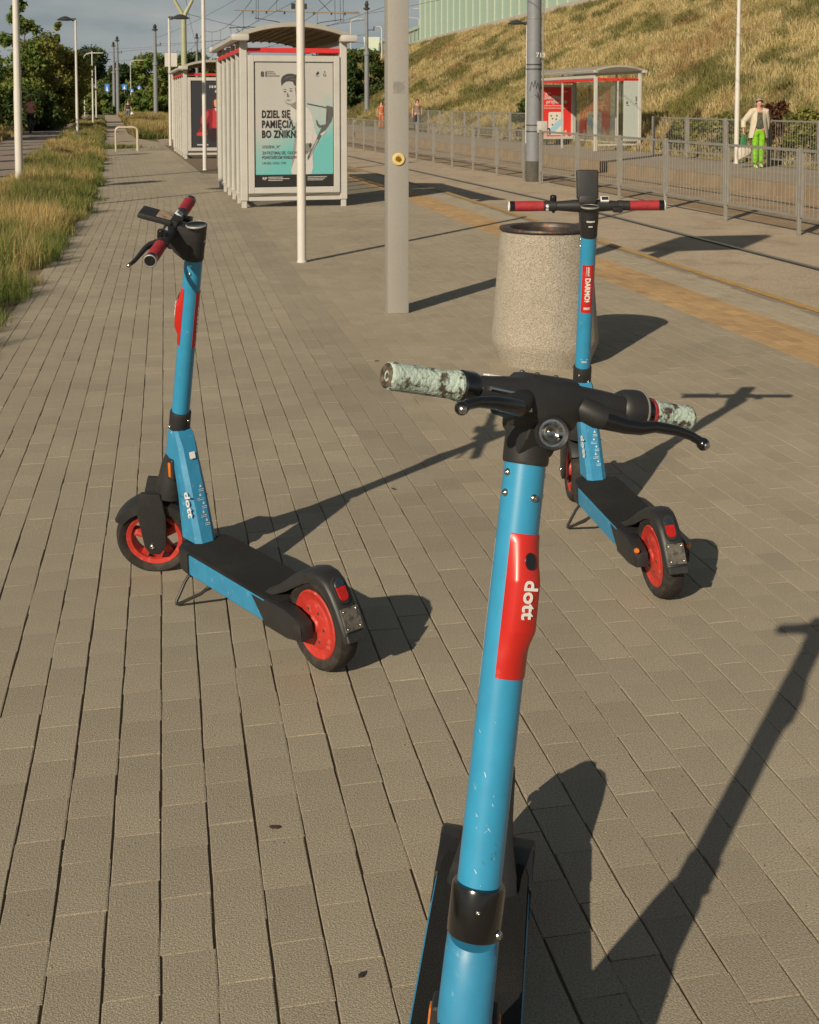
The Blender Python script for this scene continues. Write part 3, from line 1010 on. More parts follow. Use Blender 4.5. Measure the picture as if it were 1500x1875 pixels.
    box(b, (0.686, 0, 0.300), (0.050, 0.0712, 0.0014), bevel=0)
    # seam line of the lower cover
    obj('casing_seam', b, M_darkgap, neck, smooth=False)
    for s in (-1, 1):
        b = NB()
        box(b, (0.758, s * 0.0350, 0.372), (0.034, 0.014, 0.066), bevel=0.006, seg=3)
        h_ = obj('reflector_holder', b, M_black, neck)
        b = NB()
        box(b, (0.757, s * 0.0422, 0.372), (0.014, 0.005, 0.046), bevel=0.002, seg=2)
        obj('side_reflector', b, M_amber, h_)
    # lettering down the side of the casing, both sides
    fd = Vector((0.612 - 0.700, 0, 0.169 - 0.45)).normalized()      # direction down along the rear edge
    for s in (-1, 1):
        c0 = Vector((0.686, s * 0.0370, 0.300)) + Vector((0.010, 0, 0))
        text_obj('lettering', 'dott', 0.046, M_whiteworn, neck, frame(Vector((0.708, s * 0.0362, 0.318)) + (Vector((-0.012, 0, 0)) if s < 0 else Vector((-0.026, 0, 0))), fd, (0, s, 0)), bold=0.02, extrude=0.0008)
    # small worn warning prints on the rear face
    rn = Vector((-fd.z, 0, fd.x))
    if rn.x > 0:
        rn = -rn
    b = NB()
    Mr = frame(Vector((0.652, 0, 0.30)) + rn * 0.0006, fd, rn)
    for k in range(5):
        aa = -0.03 + k * 0.026
        yy_ = 0.004 if k % 2 else 0.010
        v = [b.verts.new(Mr @ Vector((aa + dx_, yy_ + dy_, 0.0009))) for dx_, dy_ in ((0, 0.004), (0, -0.004), (-0.008, 0))]
        b.faces.new(v)
        for q in range(2):
            x0 = aa + 0.006 + q * 0.005
            v = [b.verts.new(Mr @ Vector((x0 + dx_, yy_ + dy_, 0.0009))) for dx_, dy_ in ((0, -0.008 - 0.004 * (k % 2)), (0.0014, -0.008 - 0.004 * (k % 2)), (0.0014, 0.009), (0, 0.009))]
            b.faces.new(v)
    stuff(obj('warning_print', b, M_whiteworn, neck, smooth=False))
    if kind == 'A':
        b = NB()
        box(b, Mr @ Vector((-0.148, 0.002, 0.001)), (0.0001, 0.0001, 0.0001))
        bm2 = NB()
        box(bm2, (0, 0, 0), (0.021, 0.019, 0.0008), bevel=0.0003, mtx=frame(Mr @ Vector((-0.130, 0.002, 0.0036)), fd, rn))
        b.free()
        obj('square_label', bm2, M_white, neck, smooth=False)
    # ---- collar and stem tube (turn with the bar)
    b = NB()
    c0, c1 = sa(TCOL - 0.036), sa(TCOL + 0.036)
    Mz = frame(sa(0), Vector((0, 1, 0)).cross(AXD), AXD)
    lathe(b, [(0.0, TCOL - 0.030), (0.0322, TCOL - 0.030), (0.0333, TCOL - 0.028), (0.0333, TCOL + 0.024), (0.0320, TCOL + 0.028), (0.0275, TCOL + 0.0295), (0.0, TCOL + 0.0295)], 48, Mz)
    collar = obj('collar', b, M_blackgloss if near else M_black, root, mtx=S)
    for yv, tt_ in ((0.018, TCOL - 0.022), (-0.016, TCOL + 0.006)):
        fx = math.sqrt(0.0333 ** 2 - yv ** 2)
        screw('screw', sa(tt_, fx, yv), AXF * fx + Vector((0, yv, 0)), 0.0055 if yv > 0 else 0.003, M_chrome, collar)
        screw('screw', sa(tt_, -fx, -yv), -AXF * fx - Vector((0, yv, 0)), 0.004, M_chrome, collar)
    b = NB()
    lathe(b, [(0.0, TCOL - 0.02), (STEM_R + 0.0002, TCOL - 0.02)] + [(STEM_R + 0.0002, t) for t in np.linspace(TCOL, TTOP + 0.004, 14)] + [(0.0, TTOP + 0.004)], 48, Mz)
    stem = obj('stem_tube', b, M_blue, root, mtx=S)
    bl = [(84, 1.046), (84, 1.072), (-84, 1.046), (-84, 1.072)] + ([(2, 1.044)] if near else [])
    for an, t in bl:
        a_ = math.radians(an)
        screw('bolt', sa(t, STEM_R * math.cos(a_), STEM_R * math.sin(a_)), AXF * math.cos(a_) + Vector((0, math.sin(a_), 0)), 0.0052, M_chrome, stem)
    # ---- red pod on the front of the stem
    b = NB()
    rings = []
    t0, t1 = (0.820, 0.998) if near else (0.805, 0.992)
    for t, th in ((t0, 0.0008), (t0 + 0.002, 0.0018), (t0 + 0.030, 0.0022), (t0 + 0.058, 0.0135), (t0 + 0.062, 0.0145), (t1 - 0.060, 0.0140), (t1 - 0.055, 0.0135), (t1 - 0.012, 0.0024), (t1 - 0.002, 0.0018), (t1, 0.0008)):
        ring = []
        for k in range(17):
            a = math.radians(-50 + 104 * k / 16)
            e = 1 - (abs(k - 8) / 8.0) ** 4 if th > 0.004 else 1
            rr = STEM_R + 0.0014 + (th - 0.0014) * (min(1.0, 1.9 * (1 - abs(k - 8) / 8.0)) if th > 0.004 else 1)
            ring.append(sa(t, rr * math.cos(a), rr * math.sin(a)))
        for k in range(16, -1, -1):
            a = math.radians(-50 + 104 * k / 16)
            ring.append(sa(t, (STEM_R - 0.001) * math.cos(a), (STEM_R - 0.001) * math.sin(a)))
        rings.append(ring)
    loft(b, rings)
    pod = obj('red_module', b, M_red, stem, ang=28)
    b = NB()
    Mb = frame(sa(t1 - 0.032, STEM_R + 0.0083, 0.001), AXD * 0.968 - AXF * 0.25, AXF * 0.968 + AXD * 0.25)
    lathe(b, [(0, -0.003), (0.0090, -0.003), (0.0090, 0.0012), (0, 0.0012)], 24, Mb @ Matrix.Diagonal((1.2, 0.85, 1, 1)))
    obj('button', b, M_blackgloss, pod)
    text_obj('lettering', 'dott', 0.0275, M_white, pod, frame(sa(0.944, STEM_R + 0.0152, -0.0075), -AXD, AXF), bold=0.022, extrude=0.0006)
    # ---- sticker on the rear of the stem
    b = NB()
    rings = []
    red_hi, red_lo = (0.985, 0.800)
    for t in np.linspace(red_lo, red_hi, 6):
        ring = []
        for k in range(13):
            a = math.radians(180 - 44 + 88 * k / 12)
            ring.append(sa(t, (STEM_R + 0.0011) * math.cos(a), (STEM_R + 0.0011) * math.sin(a)))
        for k in range(12, -1, -1):
            a = math.radians(180 - 44 + 88 * k / 12)
            ring.append(sa(t, (STEM_R - 0.001) * math.cos(a), (STEM_R - 0.001) * math.sin(a)))
        rings.append(ring)
    loft(b, rings)
    if kind != 'C':
        stk = obj('red_sticker', b, M_red, stem)
        text_obj('lettering', 'DARMO!', 0.0255, M_white, stk, frame(sa(0.936, -STEM_R - 0.0013, 0.0085), -AXD, -AXF), bold=0.035, extrude=0.0004, wrap=None, squeeze=0.93)
        b = NB()
        Ms = frame(sa(0, -STEM_R - 0.0016, 0), -AXD, -AXF)
        def bar_(t_, y_, l_, w_):
            v = [b.verts.new(sa(t_ + a_, -math.sqrt(max(1e-8, (STEM_R + 0.0017) ** 2 - (y_ + c_) ** 2)), y_ + c_)) for a_, c_ in ((0, 0), (l_, 0), (l_, w_), (0, w_))]
            b.faces.new(v)
        for q in range(9):
            bar_(0.944 + q * 0.0038, -0.004 if q % 3 else -0.006, 0.0026, 0.007)
        bar_(0.942, 0.006, 0.036, 0.0012)
        bar_(0.842, -0.0045, 0.005, 0.008)
        for q in range(6):
            bar_(0.813, -0.0115 + q * 0.0038, 0.009, 0.0028)
        stuff(obj('small_print', b, M_whiteworn, stk, smooth=False))
        b = NB()
        for q in range(5):
            bar_(0.602, -0.010 + q * 0.004, 0.006, 0.0026)
        bar_(0.613, -0.012, 0.0016, 0.024)
        stuff(obj('small_print', b, M_white, stem, smooth=False))
    else:
        obj('rear_sticker', b, M_white, stem)
        # scratches and scuffs on the much-used stem
        sr = random.Random(5)
        for mm_, cnt, nm_ in ((M_whiteworn, 26, 'scratches'), (M_plate, 7, 'scuffs')):
            b = NB()
            for q in range(cnt):
                t_ = sr.choice([sr.uniform(0.575, 0.66), sr.uniform(0.58, 0.80), sr.uniform(0.60, 1.02)])
                a_ = math.radians(sr.uniform(-85, 60))
                ln_ = sr.uniform(0.0008, 0.007) * sr.random() + 0.0006; wd_ = sr.uniform(0.0002, 0.0006); sl = sr.uniform(-1.2, 1.2)
                v = []
                for dt, da in ((0, 0), (ln_, sl * ln_ / STEM_R), (ln_ * 1.05, sl * ln_ / STEM_R + wd_ / STEM_R), (0.0004, wd_ / STEM_R * 1.4)):
                    v.append(b.verts.new(sa(t_ + dt, (STEM_R + 0.0005) * math.cos(a_ + da), (STEM_R + 0.0005) * math.sin(a_ + da))))
                b.faces.new(v)
            stuff(obj(nm_, b, mm_, stem, smooth=False))
    # ---- head
    b = NB()
    if near:
        lathe(b, [(0, TTOP), (0.0292, TTOP), (0.0305, TTOP + 0.004), (0.0305, TTOP + 0.07), (0.0300, TTOP + 0.088), (0, TTOP + 0.09)], 40, Mz)
        # T-shaped head block
        rings = []
        for y, f0, f1, ta, tb in ((-0.112, FB - 0.018, FB + 0.018, TBAR - 0.018, TBAR + 0.016), (-0.075, FB - 0.022, FB + 0.022, TBAR - 0.022, TBAR + 0.020), (-0.040, FB - 0.028, FB + 0.022, TBAR - 0.026, TBAR + 0.023), (-0.034, FB - 0.05, FB + 0.024, TBAR - 0.040, TBAR + 0.030),
                                  (0.034, FB - 0.05, FB + 0.024, TBAR - 0.040, TBAR + 0.030), (0.040, FB - 0.028, FB + 0.022, TBAR - 0.026, TBAR + 0.023), (0.075, FB - 0.023, FB + 0.024, TBAR - 0.023, TBAR + 0.021), (0.112, FB - 0.020, FB + 0.021, TBAR - 0.020, TBAR + 0.018)):
            cf, ct, rf, rt = (f0 + f1) / 2, (ta + tb) / 2, (f1 - f0) / 2, (tb - ta) / 2
            ring = []
            for k in range(16):
                a = 2 * math.pi * k / 16
                ca, sn_ = math.cos(a), math.sin(a)
                pw = 0.55
                ring.append(sa(ct + rt * math.copysign(abs(sn_) ** pw, sn_), cf + rf * math.copysign(abs(ca) ** pw, ca), y))
            rings.append(ring)
        loft(b, rings)
        prism(b, [(-0.028, TTOP + 0.045), (0.020, TTOP + 0.010), (0.034, TTOP + 0.030), (0.060, TTOP + 0.075), (0.060, TBAR + 0.01), (-0.028, TBAR + 0.018)], 0.027, Matrix(((AXF.x, 0, AXD.x, AX0.x), (0, 1, 0, 0), (AXF.z, 0, AXD.z, 0), (0, 0, 0, 1))), bevel=0.006)
        hd = obj('stem_head', b, M_black, root, mtx=S)
        for yv in (-0.024, 0.0, 0.030):
            screw('bolt', sa(TBAR + 0.030, FB - 0.03, yv), AXD, 0.0038, M_chrome, hd)
        screw('bolt', sa(TTOP + 0.040, 0.031, -0.018), AXF, 0.0045, M_chrome, hd)
        # silver trim beside the block
        b = NB()
        tube(b, [sa(TBAR + 0.002, FB + 0.021, -0.100), sa(TBAR + 0.000, FB + 0.0235, -0.060), sa(TBAR - 0.004, FB + 0.0245, -0.046), sa(TBAR - 0.020, FB + 0.024, -0.040)], 0.0030, 8)
        obj('trim_strip', b, M_chrome, hd)
        hl_c = sa(TTOP + 0.044, 0.046, 0.002)
    else:
        lathe(b, [(0, TTOP), (0.0290, TTOP), (0.0300, TTOP + 0.004), (0.0300, TTOP + 0.045), (0.0312, TTOP + 0.05), (0.0312, THEAD - 0.01)], 40, Mz)
        prism(b, [(-0.018, TTOP + 0.012), (0.028, TTOP + 0.0), (0.050, TTOP + 0.028), (0.092, TTOP + 0.060), (0.096, TBAR + 0.008), (0.060, TBAR + 0.024), (-0.010, TBAR + 0.010)], 0.0265, Matrix(((AXF.x, 0, AXD.x, AX0.x), (0, 1, 0, 0), (AXF.z, 0, AXD.z, 0), (0, 0, 0, 1))), bevel=0.007)
        hd = obj('stem_head', b, M_black, root, mtx=S)
        b = NB()
        Mc = frame(sa(THEAD - 0.008), Vector((0, 1, 0)).cross(AXD) , AXD) @ Matrix.Rotation(math.radians(8), 4, 'Y')
        lathe(b, [(0, -0.012), (0.0312, -0.012), (0.0318, 0.0), (0.0300, 0.0045), (0.0280, 0.0035), (0, 0.0025)], 44, Mc)
        cap = obj('head_cap', b, M_blackgloss, hd)
        b = NB()
        lathe(b, [(0.0288, 0.0030), (0.0322, 0.0002), (0.0326, 0.0022), (0.0300, 0.0056)], 44, Mc, close=True)
        obj('cap_rim', b, M_galv, cap)
        b = NB()
        for q in range(8):
            y_ = -0.014 + q * 0.0036
            a_ = math.asin(max(-1, min(1, y_ / 0.0305)))
            for t_, hgt in ((TTOP + 0.062, 0.006), (TTOP + 0.044, 0.005)):
                if hgt < 0.006 and not 2 <= q <= 5:
                    continue
                v = [b.verts.new(sa(t_ + dt, -math.sqrt(0.0318 ** 2 - (y_ + dy_) ** 2), y_ + dy_)) for dt, dy_ in ((0, 0), (hgt, 0), (hgt, 0.0026), (0, 0.0026))]
                b.faces.new(v)
        stuff(obj('small_print', b, M_white, hd, smooth=False))
        hl_c = sa(TTOP + 0.045, 0.060, 0.0)
    # headlight
    b = NB()
    hn_ = AXF if not near else (AXF * math.cos(0.38) - Vector((0, 1, 0)) * math.sin(0.38))
    Mh = frame(hl_c, Vector((0, 0, 1)).cross(hn_), hn_)
    rs = 1.0
    lathe(b, [(0, -0.02), (0.019, -0.02), (0.0215, 0.0), (0.0225, 0.014), (0.0205, 0.018), (0.0175, 0.016), (0.0175, 0.010), (0, 0.010)], 36, Mh)
    hl = obj('headlight', b, M_black, hd)
    b = NB()
    lathe(b, [(0, 0.0125), (0.004, 0.0135), (0.0055, 0.0115), (0.009, 0.013), (0.0105, 0.0125), (0.0145, 0.0165), (0.0175, 0.0165), (0.0175, 0.012), (0, 0.011)], 36, Mh)
    obj('lens', b, M_clearlens, hl)
    # ---- handlebar
    HW = 0.236 if near else 0.277
    b = NB()
    if near:
        tube(b, [sa(TBAR, FB, y) for y in (-HW + 0.01, -0.05, 0.05, HW - 0.01)], 0.0125, 20)
    else:
        tube(b, [sa(TBAR, FB, y) for y in (-HW + 0.01, -0.135, -0.11, -0.05, -0.02, 0.02, 0.05, 0.11, 0.135, HW - 0.01)], [0.0135, 0.0135, 0.0165, 0.0215, 0.0235, 0.0235, 0.0215, 0.0165, 0.0135, 0.0135], 28)
    bar = obj('handlebar', b, M_black, root, mtx=S)
    for s in (-1, 1):
        b = NB()
        if near:
            ys = [0.132, 0.135, 0.139, 0.146, 0.221, 0.230, 0.235, 0.236]
            rs_ = [0.0165, 0.0192, 0.0192, 0.0175, 0.0172, 0.0178, 0.0170, 0.0155]
            if s > 0:
                ys = [0.166, 0.169, 0.173, 0.180, 0.222, 0.231, 0.235, 0.236]
            seg = 72
            rings = []
            for y, r0 in zip(ys, rs_):
                ring = []
                for k in range(seg):
                    a = 2 * math.pi * k / seg
                    r_ = r0 * (1.0 - (0.045 if k % 2 and 0.143 < y < 0.228 else 0))
                    ring.append(sa(TBAR + r_ * math.sin(a), FB + r_ * math.cos(a), s * y))
                rings.append(ring)
            loft(b, rings)
            gp = obj('grip', b, M_teal, root, mtx=S, ang=60)
            b = NB()
            Me = frame(sa(TBAR, FB, s * (HW + 0.0005)), AXF, (0, s, 0))
            lathe(b, [(0, -0.004), (0.0150, -0.004), (0.0157, 0.0), (0.0135, 0.0022), (0.0095, 0.0010), (0.006, -0.001), (0, 0.0004)], 28, Me)
            obj('grip_end', b, M_gripend, gp)
        else:
            tube(b, [sa(TBAR, FB, s * y) for y in (0.152, 0.155, 0.160, 0.2, 0.255, 0.257)], [0.016, 0.0182, 0.0176, 0.0186, 0.0182, 0.0165], 32)
            gp = obj('grip', b, M_redgrip, root, mtx=S)
            b = NB()
            tube(b, [sa(TBAR, FB, s * y) for y in (0.256, 0.257, 0.274, 0.2765)], [0.017, 0.0188, 0.0188, 0.016], 32)
            e_ = obj('grip_end', b, M_blackgloss, gp)
            b = NB()
            Me = frame(sa(TBAR, FB, s * 0.2745), AXF, (0, s, 0))
            lathe(b, [(0.0150, 0.002), (0.0185, 0.0), (0.0190, 0.0022), (0.0165, 0.0038)], 28, Me, close=True)
            obj('end_ring', b, M_white if kind == 'B' else M_galv, e_)
    if near:
        # rings inboard of the grips
        b = NB()
        tube(b, [sa(TBAR, FB, y) for y in (-0.134, -0.132, -0.116, -0.110, -0.102)], [0.0180, 0.0205, 0.0208, 0.0185, 0.0165], 32)
        obj('clamp', b, M_blackgloss, bar)
        b = NB()
        tube(b, [sa(TBAR, FB, y) for y in (0.110, 0.114, 0.122, 0.136, 0.146, 0.148, 0.156)], [0.017, 0.0225, 0.0262, 0.0280, 0.0278, 0.0235, 0.0205], 36)
        obj('throttle', b, M_black, bar)
        b = NB()
        tube(b, [sa(TBAR, FB, y) for y in (0.150, 0.1505, 0.1665, 0.167)], [0.018, 0.0200, 0.0196, 0.018], 32)
        obj('twist_collar', b, M_blackgloss, bar)
        b = NB()
        tube(b, [sa(TBAR, FB, y) for y in (0.1625, 0.163, 0.167, 0.1675)], [0.019, 0.0204, 0.0204, 0.019], 32)
        obj('red_ring', b, M_redgrip, bar)
        # thin ridge on the throttle
        b = NB()
        lathe(b, [(0.0278, -0.001), (0.0290, -0.001), (0.0290, 0.001), (0.0278, 0.001)], 40, frame(sa(TBAR, FB, 0.1455), AXF, (0, 1, 0)), close=True)
        obj('throttle_seam', b, M_galv, bar)
        b = NB()
        box(b, (0, 0, 0), (0.040, 0.014, 0.003), bevel=0.001, mtx=frame(sa(TBAR + 0.0185, FB - 0.004, -0.075), (0, 1, 0), AXD))
        obj('white_label', b, M_white, bar)
        # levers
        for s in (-1, 1):
            b = NB()
            # lever bracket
            tube(b, [sa(TBAR - 0.006, FB + 0.012, s * 0.045), sa(TBAR - 0.014, FB + 0.026, s * 0.062), sa(TBAR - 0.018, FB + 0.034, s * 0.085), sa(TBAR - 0.018, FB + 0.036, s * 0.100)], [0.016, 0.0165, 0.0135, 0.011], 18)
            lv = obj('lever_bracket', b, M_black, bar)
            b = NB()
            if s < 0:
                pts = [(-0.017, 0.034, 0.066), (-0.016, 0.044, 0.088), (-0.015, 0.050, 0.112), (-0.017, 0.053, 0.135), (-0.022, 0.056, 0.152), (-0.027, 0.058, 0.160)]
                rr_ = [0.0125, 0.0105, 0.0085, 0.0070, 0.0068, 0.0074]
            else:
                pts = [(-0.018, 0.034, 0.070), (-0.022, 0.044, 0.095), (-0.022, 0.050, 0.115), (-0.018, 0.054, 0.135), (-0.019, 0.060, 0.165), (-0.023, 0.065, 0.186), (-0.028, 0.067, 0.200), (-0.032, 0.068, 0.206)]
                rr_ = [0.0125, 0.0105, 0.0095, 0.0078, 0.0072, 0.0064, 0.0060, 0.0074]
            tube(b, [sa(TBAR + a_, FB + f_, s * y_) for a_, f_, y_ in pts], rr_, 18)
            lm = obj('brake_lever', b, M_blackgloss, bar)
            b = NB()
            e = pts[-1]
            bmesh.ops.create_uvsphere(b, u_segments=20, v_segments=12, radius=0.0088, matrix=Matrix.Translation(sa(TBAR + e[0], FB + e[1], s * e[2])))
            bl = obj('lever_ball', b, M_blackgloss, lm)
            b = NB()
            bmesh.ops.create_uvsphere(b, u_segments=16, v_segments=10, radius=0.0062, matrix=Matrix.Translation(sa(TBAR + e[0] - 0.001, FB + e[1] + 0.0036, s * (e[2] + 0.001))))
            obj('worn_tip', b, M_chrome, bl)
    else:
        for s in (-1, 1):
            b = NB()
            tube(b, [sa(TBAR, FB, s * y) for y in (0.108, 0.110, 0.128, 0.130, 0.152)], [0.0165, 0.0195, 0.0195, 0.0180, 0.0178], 28)
            cl = obj('clamp', b, M_black, bar)
            screw('screw', sa(TBAR - 0.0215, FB - 0.004, s * 0.118), -AXD, 0.005, M_black, cl)
        # two round cream stickers by the left grip
        b = NB()
        for k, a in enumerate((200, 158)):
            an = math.radians(a)
            nn = AXF * math.cos(an) + AXD * (-math.sin(an))
            c = sa(TBAR, FB, 0.142) + nn * 0.0178
            lathe(b, [(0, 0.0002), (0.0058, 0.0002), (0.0058, 0.0009), (0, 0.0009)], 16, frame(c, (0, 1, 0), nn))
        obj('round_sticker', b, M_gripend if kind == 'A' else M_whiteworn, bar)
        # bell on the left
        b = NB()
        lathe(b, [(0, 0), (0.0095, 0), (0.0120, 0.002), (0.0120, 0.022), (0.0095, 0.0255), (0, 0.0265)], 24, frame(sa(TBAR + 0.012, FB + 0.006, 0.119), (0, 1, 0), AXD))
        obj('bell', b, M_blackgloss, bar)
        # lever on the left, throttle paddle on the right
        b = NB()
        tube(b, [sa(TBAR - 0.004, FB + 0.012, 0.112), sa(TBAR - 0.010, FB + 0.034, 0.130), sa(TBAR - 0.012, FB + 0.042, 0.160), sa(TBAR - 0.016, FB + 0.046, 0.200), sa(TBAR - 0.022, FB + 0.052, 0.240), sa(TBAR - 0.026, FB + 0.060, 0.262)], [0.011, 0.010, 0.0082, 0.0068, 0.0060, 0.0052], 14)
        lv = obj('brake_lever', b, M_black, bar)
        b = NB()
        bmesh.ops.create_uvsphere(b, u_segments=12, v_segments=8, radius=0.0066, matrix=Matrix.Translation(sa(TBAR - 0.027, FB + 0.0605, 0.264)))
        obj('worn_tip', b, M_chrome, lv)
        b = NB()
        box(b, (0, 0, 0), (0.030, 0.036, 0.018), bevel=0.006, mtx=frame(sa(TBAR - 0.004, FB - 0.026, -0.105), AXF, AXD), seg=2)
        obj('throttle', b, M_black, bar)
        # tilting phone mount
        tilt = math.radians(66 if kind == 'B' else 8)
        dirm = AXF * math.cos(tilt) + AXD * math.sin(tilt)
        nrm = AXD * math.cos(tilt) - AXF * math.sin(tilt)
        base = sa(TBAR + 0.022, FB - 0.012, 0)
        ln = 0.105
        b = NB()
        box(b, (ln * 0.56, 0, 0.004), (ln, 0.078, 0.017), bevel=0.008, mtx=frame(base, dirm, nrm), seg=3)
        box(b, (0.006, 0, 0.0), (0.030, 0.062, 0.026), bevel=0.006, mtx=frame(base, dirm, nrm), seg=2)
        pm = obj('phone_mount', b, M_black, bar)
        if kind == 'A':
            b = NB()
            box(b, (0.036, 0, 0.0135), (0.044, 0.058, 0.0012), bevel=0.0004, mtx=frame(base, dirm, nrm))
            obj('tan_label', b, M_tan, pm)
        b = NB()
        box(b, (0, 0, 0), (0.030, 0.022, 0.012), bevel=0.002, mtx=frame(sa(TBAR + 0.026, FB - 0.006, -0.062), (0, 1, 0), AXD * 0.8 - AXF * 0.6))
        sm_ = obj('small_display', b, M_white if kind == 'B' else M_whiteworn, bar)
        b = NB()
        box(b, (0, 0, 0.0063), (0.024, 0.014, 0.0012), mtx=frame(sa(TBAR + 0.026, FB - 0.006, -0.062), (0, 1, 0), AXD * 0.8 - AXF * 0.6))
        obj('screen', b, M_clearlens, sm_)
        b = NB()
        for q in range(3):
            box(b, (0, 0, 0), (0.0032, 0.016, 0.0008), mtx=frame(sa(TBAR + 0.0195, FB - 0.002, 0.050 + 0.009 * q) , (0, 1, 0), AXD * 0.9 - AXF * 0.3))
        obj('white_marks', b, M_white if kind == 'A' else M_plate, bar, smooth=False)
    # ---- kickstand: U-shaped rod on the left
    b = NB()
    yk = 0.118
    zg = yk * math.tan(-lean) + 0.006
    k0, k1 = 0.60, 0.50
    tube(b, [(k0 - 0.01, 0.055, 0.092), (k0 + 0.006, 0.075, 0.085), (k0 + 0.010, 0.085, 0.07), (k0 + 0.012, yk - 0.002, zg + 0.006), (k0 + 0.006, yk, zg), (k0 - 0.004, yk, zg + 0.003), (k1 + 0.02, 0.082, 0.060), (k1, 0.070, 0.080), (k1 - 0.005, 0.05, 0.09)], 0.0052, 10)
    obj('kickstand', b, M_black, root)
    return root

A_lab = 'bright blue scooter with red grips standing alone at left, front wheel turned sideways'
B_lab = 'blue scooter with a lettered red stem sticker, in front of the concrete bin'
C_lab = 'nearest blue scooter, facing the viewer, with worn mint green grips'
make_scooter(A_lab, -0.2280, 3.1603, 2.2531, 0.8699, -0.0425, 'A')
make_scooter(B_lab, 0.7780, 3.6355, 1.7304, -0.1610, -0.048, 'B')
make_scooter(C_lab, 0.1340, 2.1824, -1.7075, 0.590, -0.098, 'C')

# ================================================================== street furniture
# litter bin: round concrete with a rusty metal rim
M_agg = mat('exposed_aggregate', (0.39, 0.35, 0.285), 0.9, var=0.08, scale=3, bump=1.0, bscale=170, speck=(150, 0, 0.62, 1.3), c2=(0.30, 0.27, 0.215), mix=(0.55, 0.75), coords='Object')
M_rimrust = mat('rusty_rim', (0.065, 0.055, 0.05), 0.5, metal=0.5, var=0.3, scale=12, c2=(0.22, 0.10, 0.055), mix=(0.5, 0.7))
bin_ = thing('litter_bin', 'round grey concrete litter bin with dark metal rim beside the scooter with the sticker', 'litter bin', (0.795, 7.03, 0))
b = NB()
lathe(b, [(0, 0.0), (0.268, 0.0), (0.278, 0.03), (0.300, 0.085), (0.314, 0.125), (0.313, 0.15), (0.300, 0.30), (0.284, 0.50), (0.268, 0.72), (0.262, 0.765), (0.245, 0.772), (0.200, 0.76), (0.195, 0.30), (0, 0.28)], 72)
obj('concrete_body', b, M_agg, bin_)
b = NB()
lathe(b, [(0.266, 0.774), (0.270, 0.782), (0.268, 0.791), (0.252, 0.794), (0.210, 0.790), (0.202, 0.776), (0.190, 0.60), (0.186, 0.60), (0.192, 0.772), (0.20, 0.768)], 64, close=True)
obj('rim', b, M_rimrust, bin_)

# square column of the passenger information display
cl = P(8.457 + 0.075, 1.633)
disp = thing('information_display', 'tall square grey column with a round yellow button, second post right of the poster shelter', 'information column', cl, AA)
b = NB()
box(b, (0, 0, 1.62), (0.150, 0.150, 3.24), bevel=0.006, seg=2)
obj('column', b, M_greypost, disp)
b = NB()
box(b, (0, -0.0758, 1.625), (0.088, 0.002, 0.088), bevel=0.0008)
gp = obj('speaker_plate', b, M_greypost, disp, smooth=False)
b = NB()
Mg = frame((0, -0.0770, 1.625), (1, 0, 0), (0, -1, 0))
for k, r in enumerate((0.006, 0.012, 0.018, 0.024, 0.030, 0.036)):
    lathe(b, [(r, 0), (r + 0.0028, 0), (r + 0.0028, 0.0012), (r, 0.0012)], 36, Mg, close=True)
lathe(b, [(0, 0.0002), (0.040, 0.0002), (0.040, 0.0005), (0, 0.0005)], 40, Mg)
obj('speaker_grille', b, M_galv, gp)
for x in (-0.034, 0.034):
    for z in (-0.034, 0.034):
        screw('screw', (x, -0.077, 1.625 + z), (0, -1, 0), 0.0042, M_galv, gp)
b = NB()
Mg = frame((0, -0.0755, 1.112), (1, 0, 0), (0, -1, 0))
M_btn = mat('yellow_button_ring', (0.66, 0.50, 0.19), 0.5, var=0.08, scale=60)
M_brass = mat('bronze_button', (0.32, 0.18, 0.03), 0.35, metal=0.6, var=0.2, scale=90)
lathe(b, [(0, 0), (0.0445, 0), (0.0445, 0.008), (0.040, 0.012), (0.024, 0.012), (0.022, 0.006), (0, 0.006)], 44, Mg)
bt_ = obj('button_ring', b, M_btn, disp)
b = NB()
lathe(b, [(0, 0.006), (0.0185, 0.006), (0.0175, 0.013), (0, 0.0145)], 32, Mg)
obj('button', b, M_brass, bt_)
b = NB()
box(b, (0.25, 0, 3.66), (1.24, 0.18, 0.92), bevel=0.02, seg=2)
dbx = obj('display_box', b, M_lamphead, disp)
b = NB()
box(b, (0.25, -0.092, 3.66), (1.12, 0.004, 0.78))
obj('screen', b, M_blackgloss, dbx, smooth=False)

# round posts with wide dark lamp heads
def lamp_post(u, v, label, h=4.85, r0=0.062, r1=0.036, side=-1, group='round lamp posts', with_head=True, loc=None):
    p = P(u, v) if loc is None else Vector(loc)
    t = thing('street_lamp', label, 'lamp post', p, 0, group)
    b = NB()
    lathe(b, [(0, -0.05), (r0 * 1.12, -0.05), (r0 * 1.12, 0.012), (r0, 0.016), (r0, h * 0.35), (r0 * 0.93, h * 0.36), (r1, h), (0, h)], 28)
    obj('post', b, M_lamppost, t)
    if with_head:
        b = NB()
        M = Matrix.Translation((side * 0.40, 0, h + 0.0)) @ Matrix.Diagonal((1.0, 0.62, 1.0, 1))
        lathe(b, [(0, -0.035), (0.20, -0.03), (0.32, -0.01), (0.325, 0.005), (0.24, 0.06), (0.12, 0.12), (0.05, 0.14), (0, 0.142)], 30, M)
        hd = obj('lamp_head', b, M_lamphead, t)
        b = NB()
        box(b, (side * 0.06, 0, h + 0.01), (0.16, 0.07, 0.12), bevel=0.015)
        obj('bracket', b, M_lamphead, t)
    return t
lamp_post(23.0, -2.48, 'thick pale lamp post in the grass verge at the left edge', h=4.9, r0=0.070, r1=0.05)
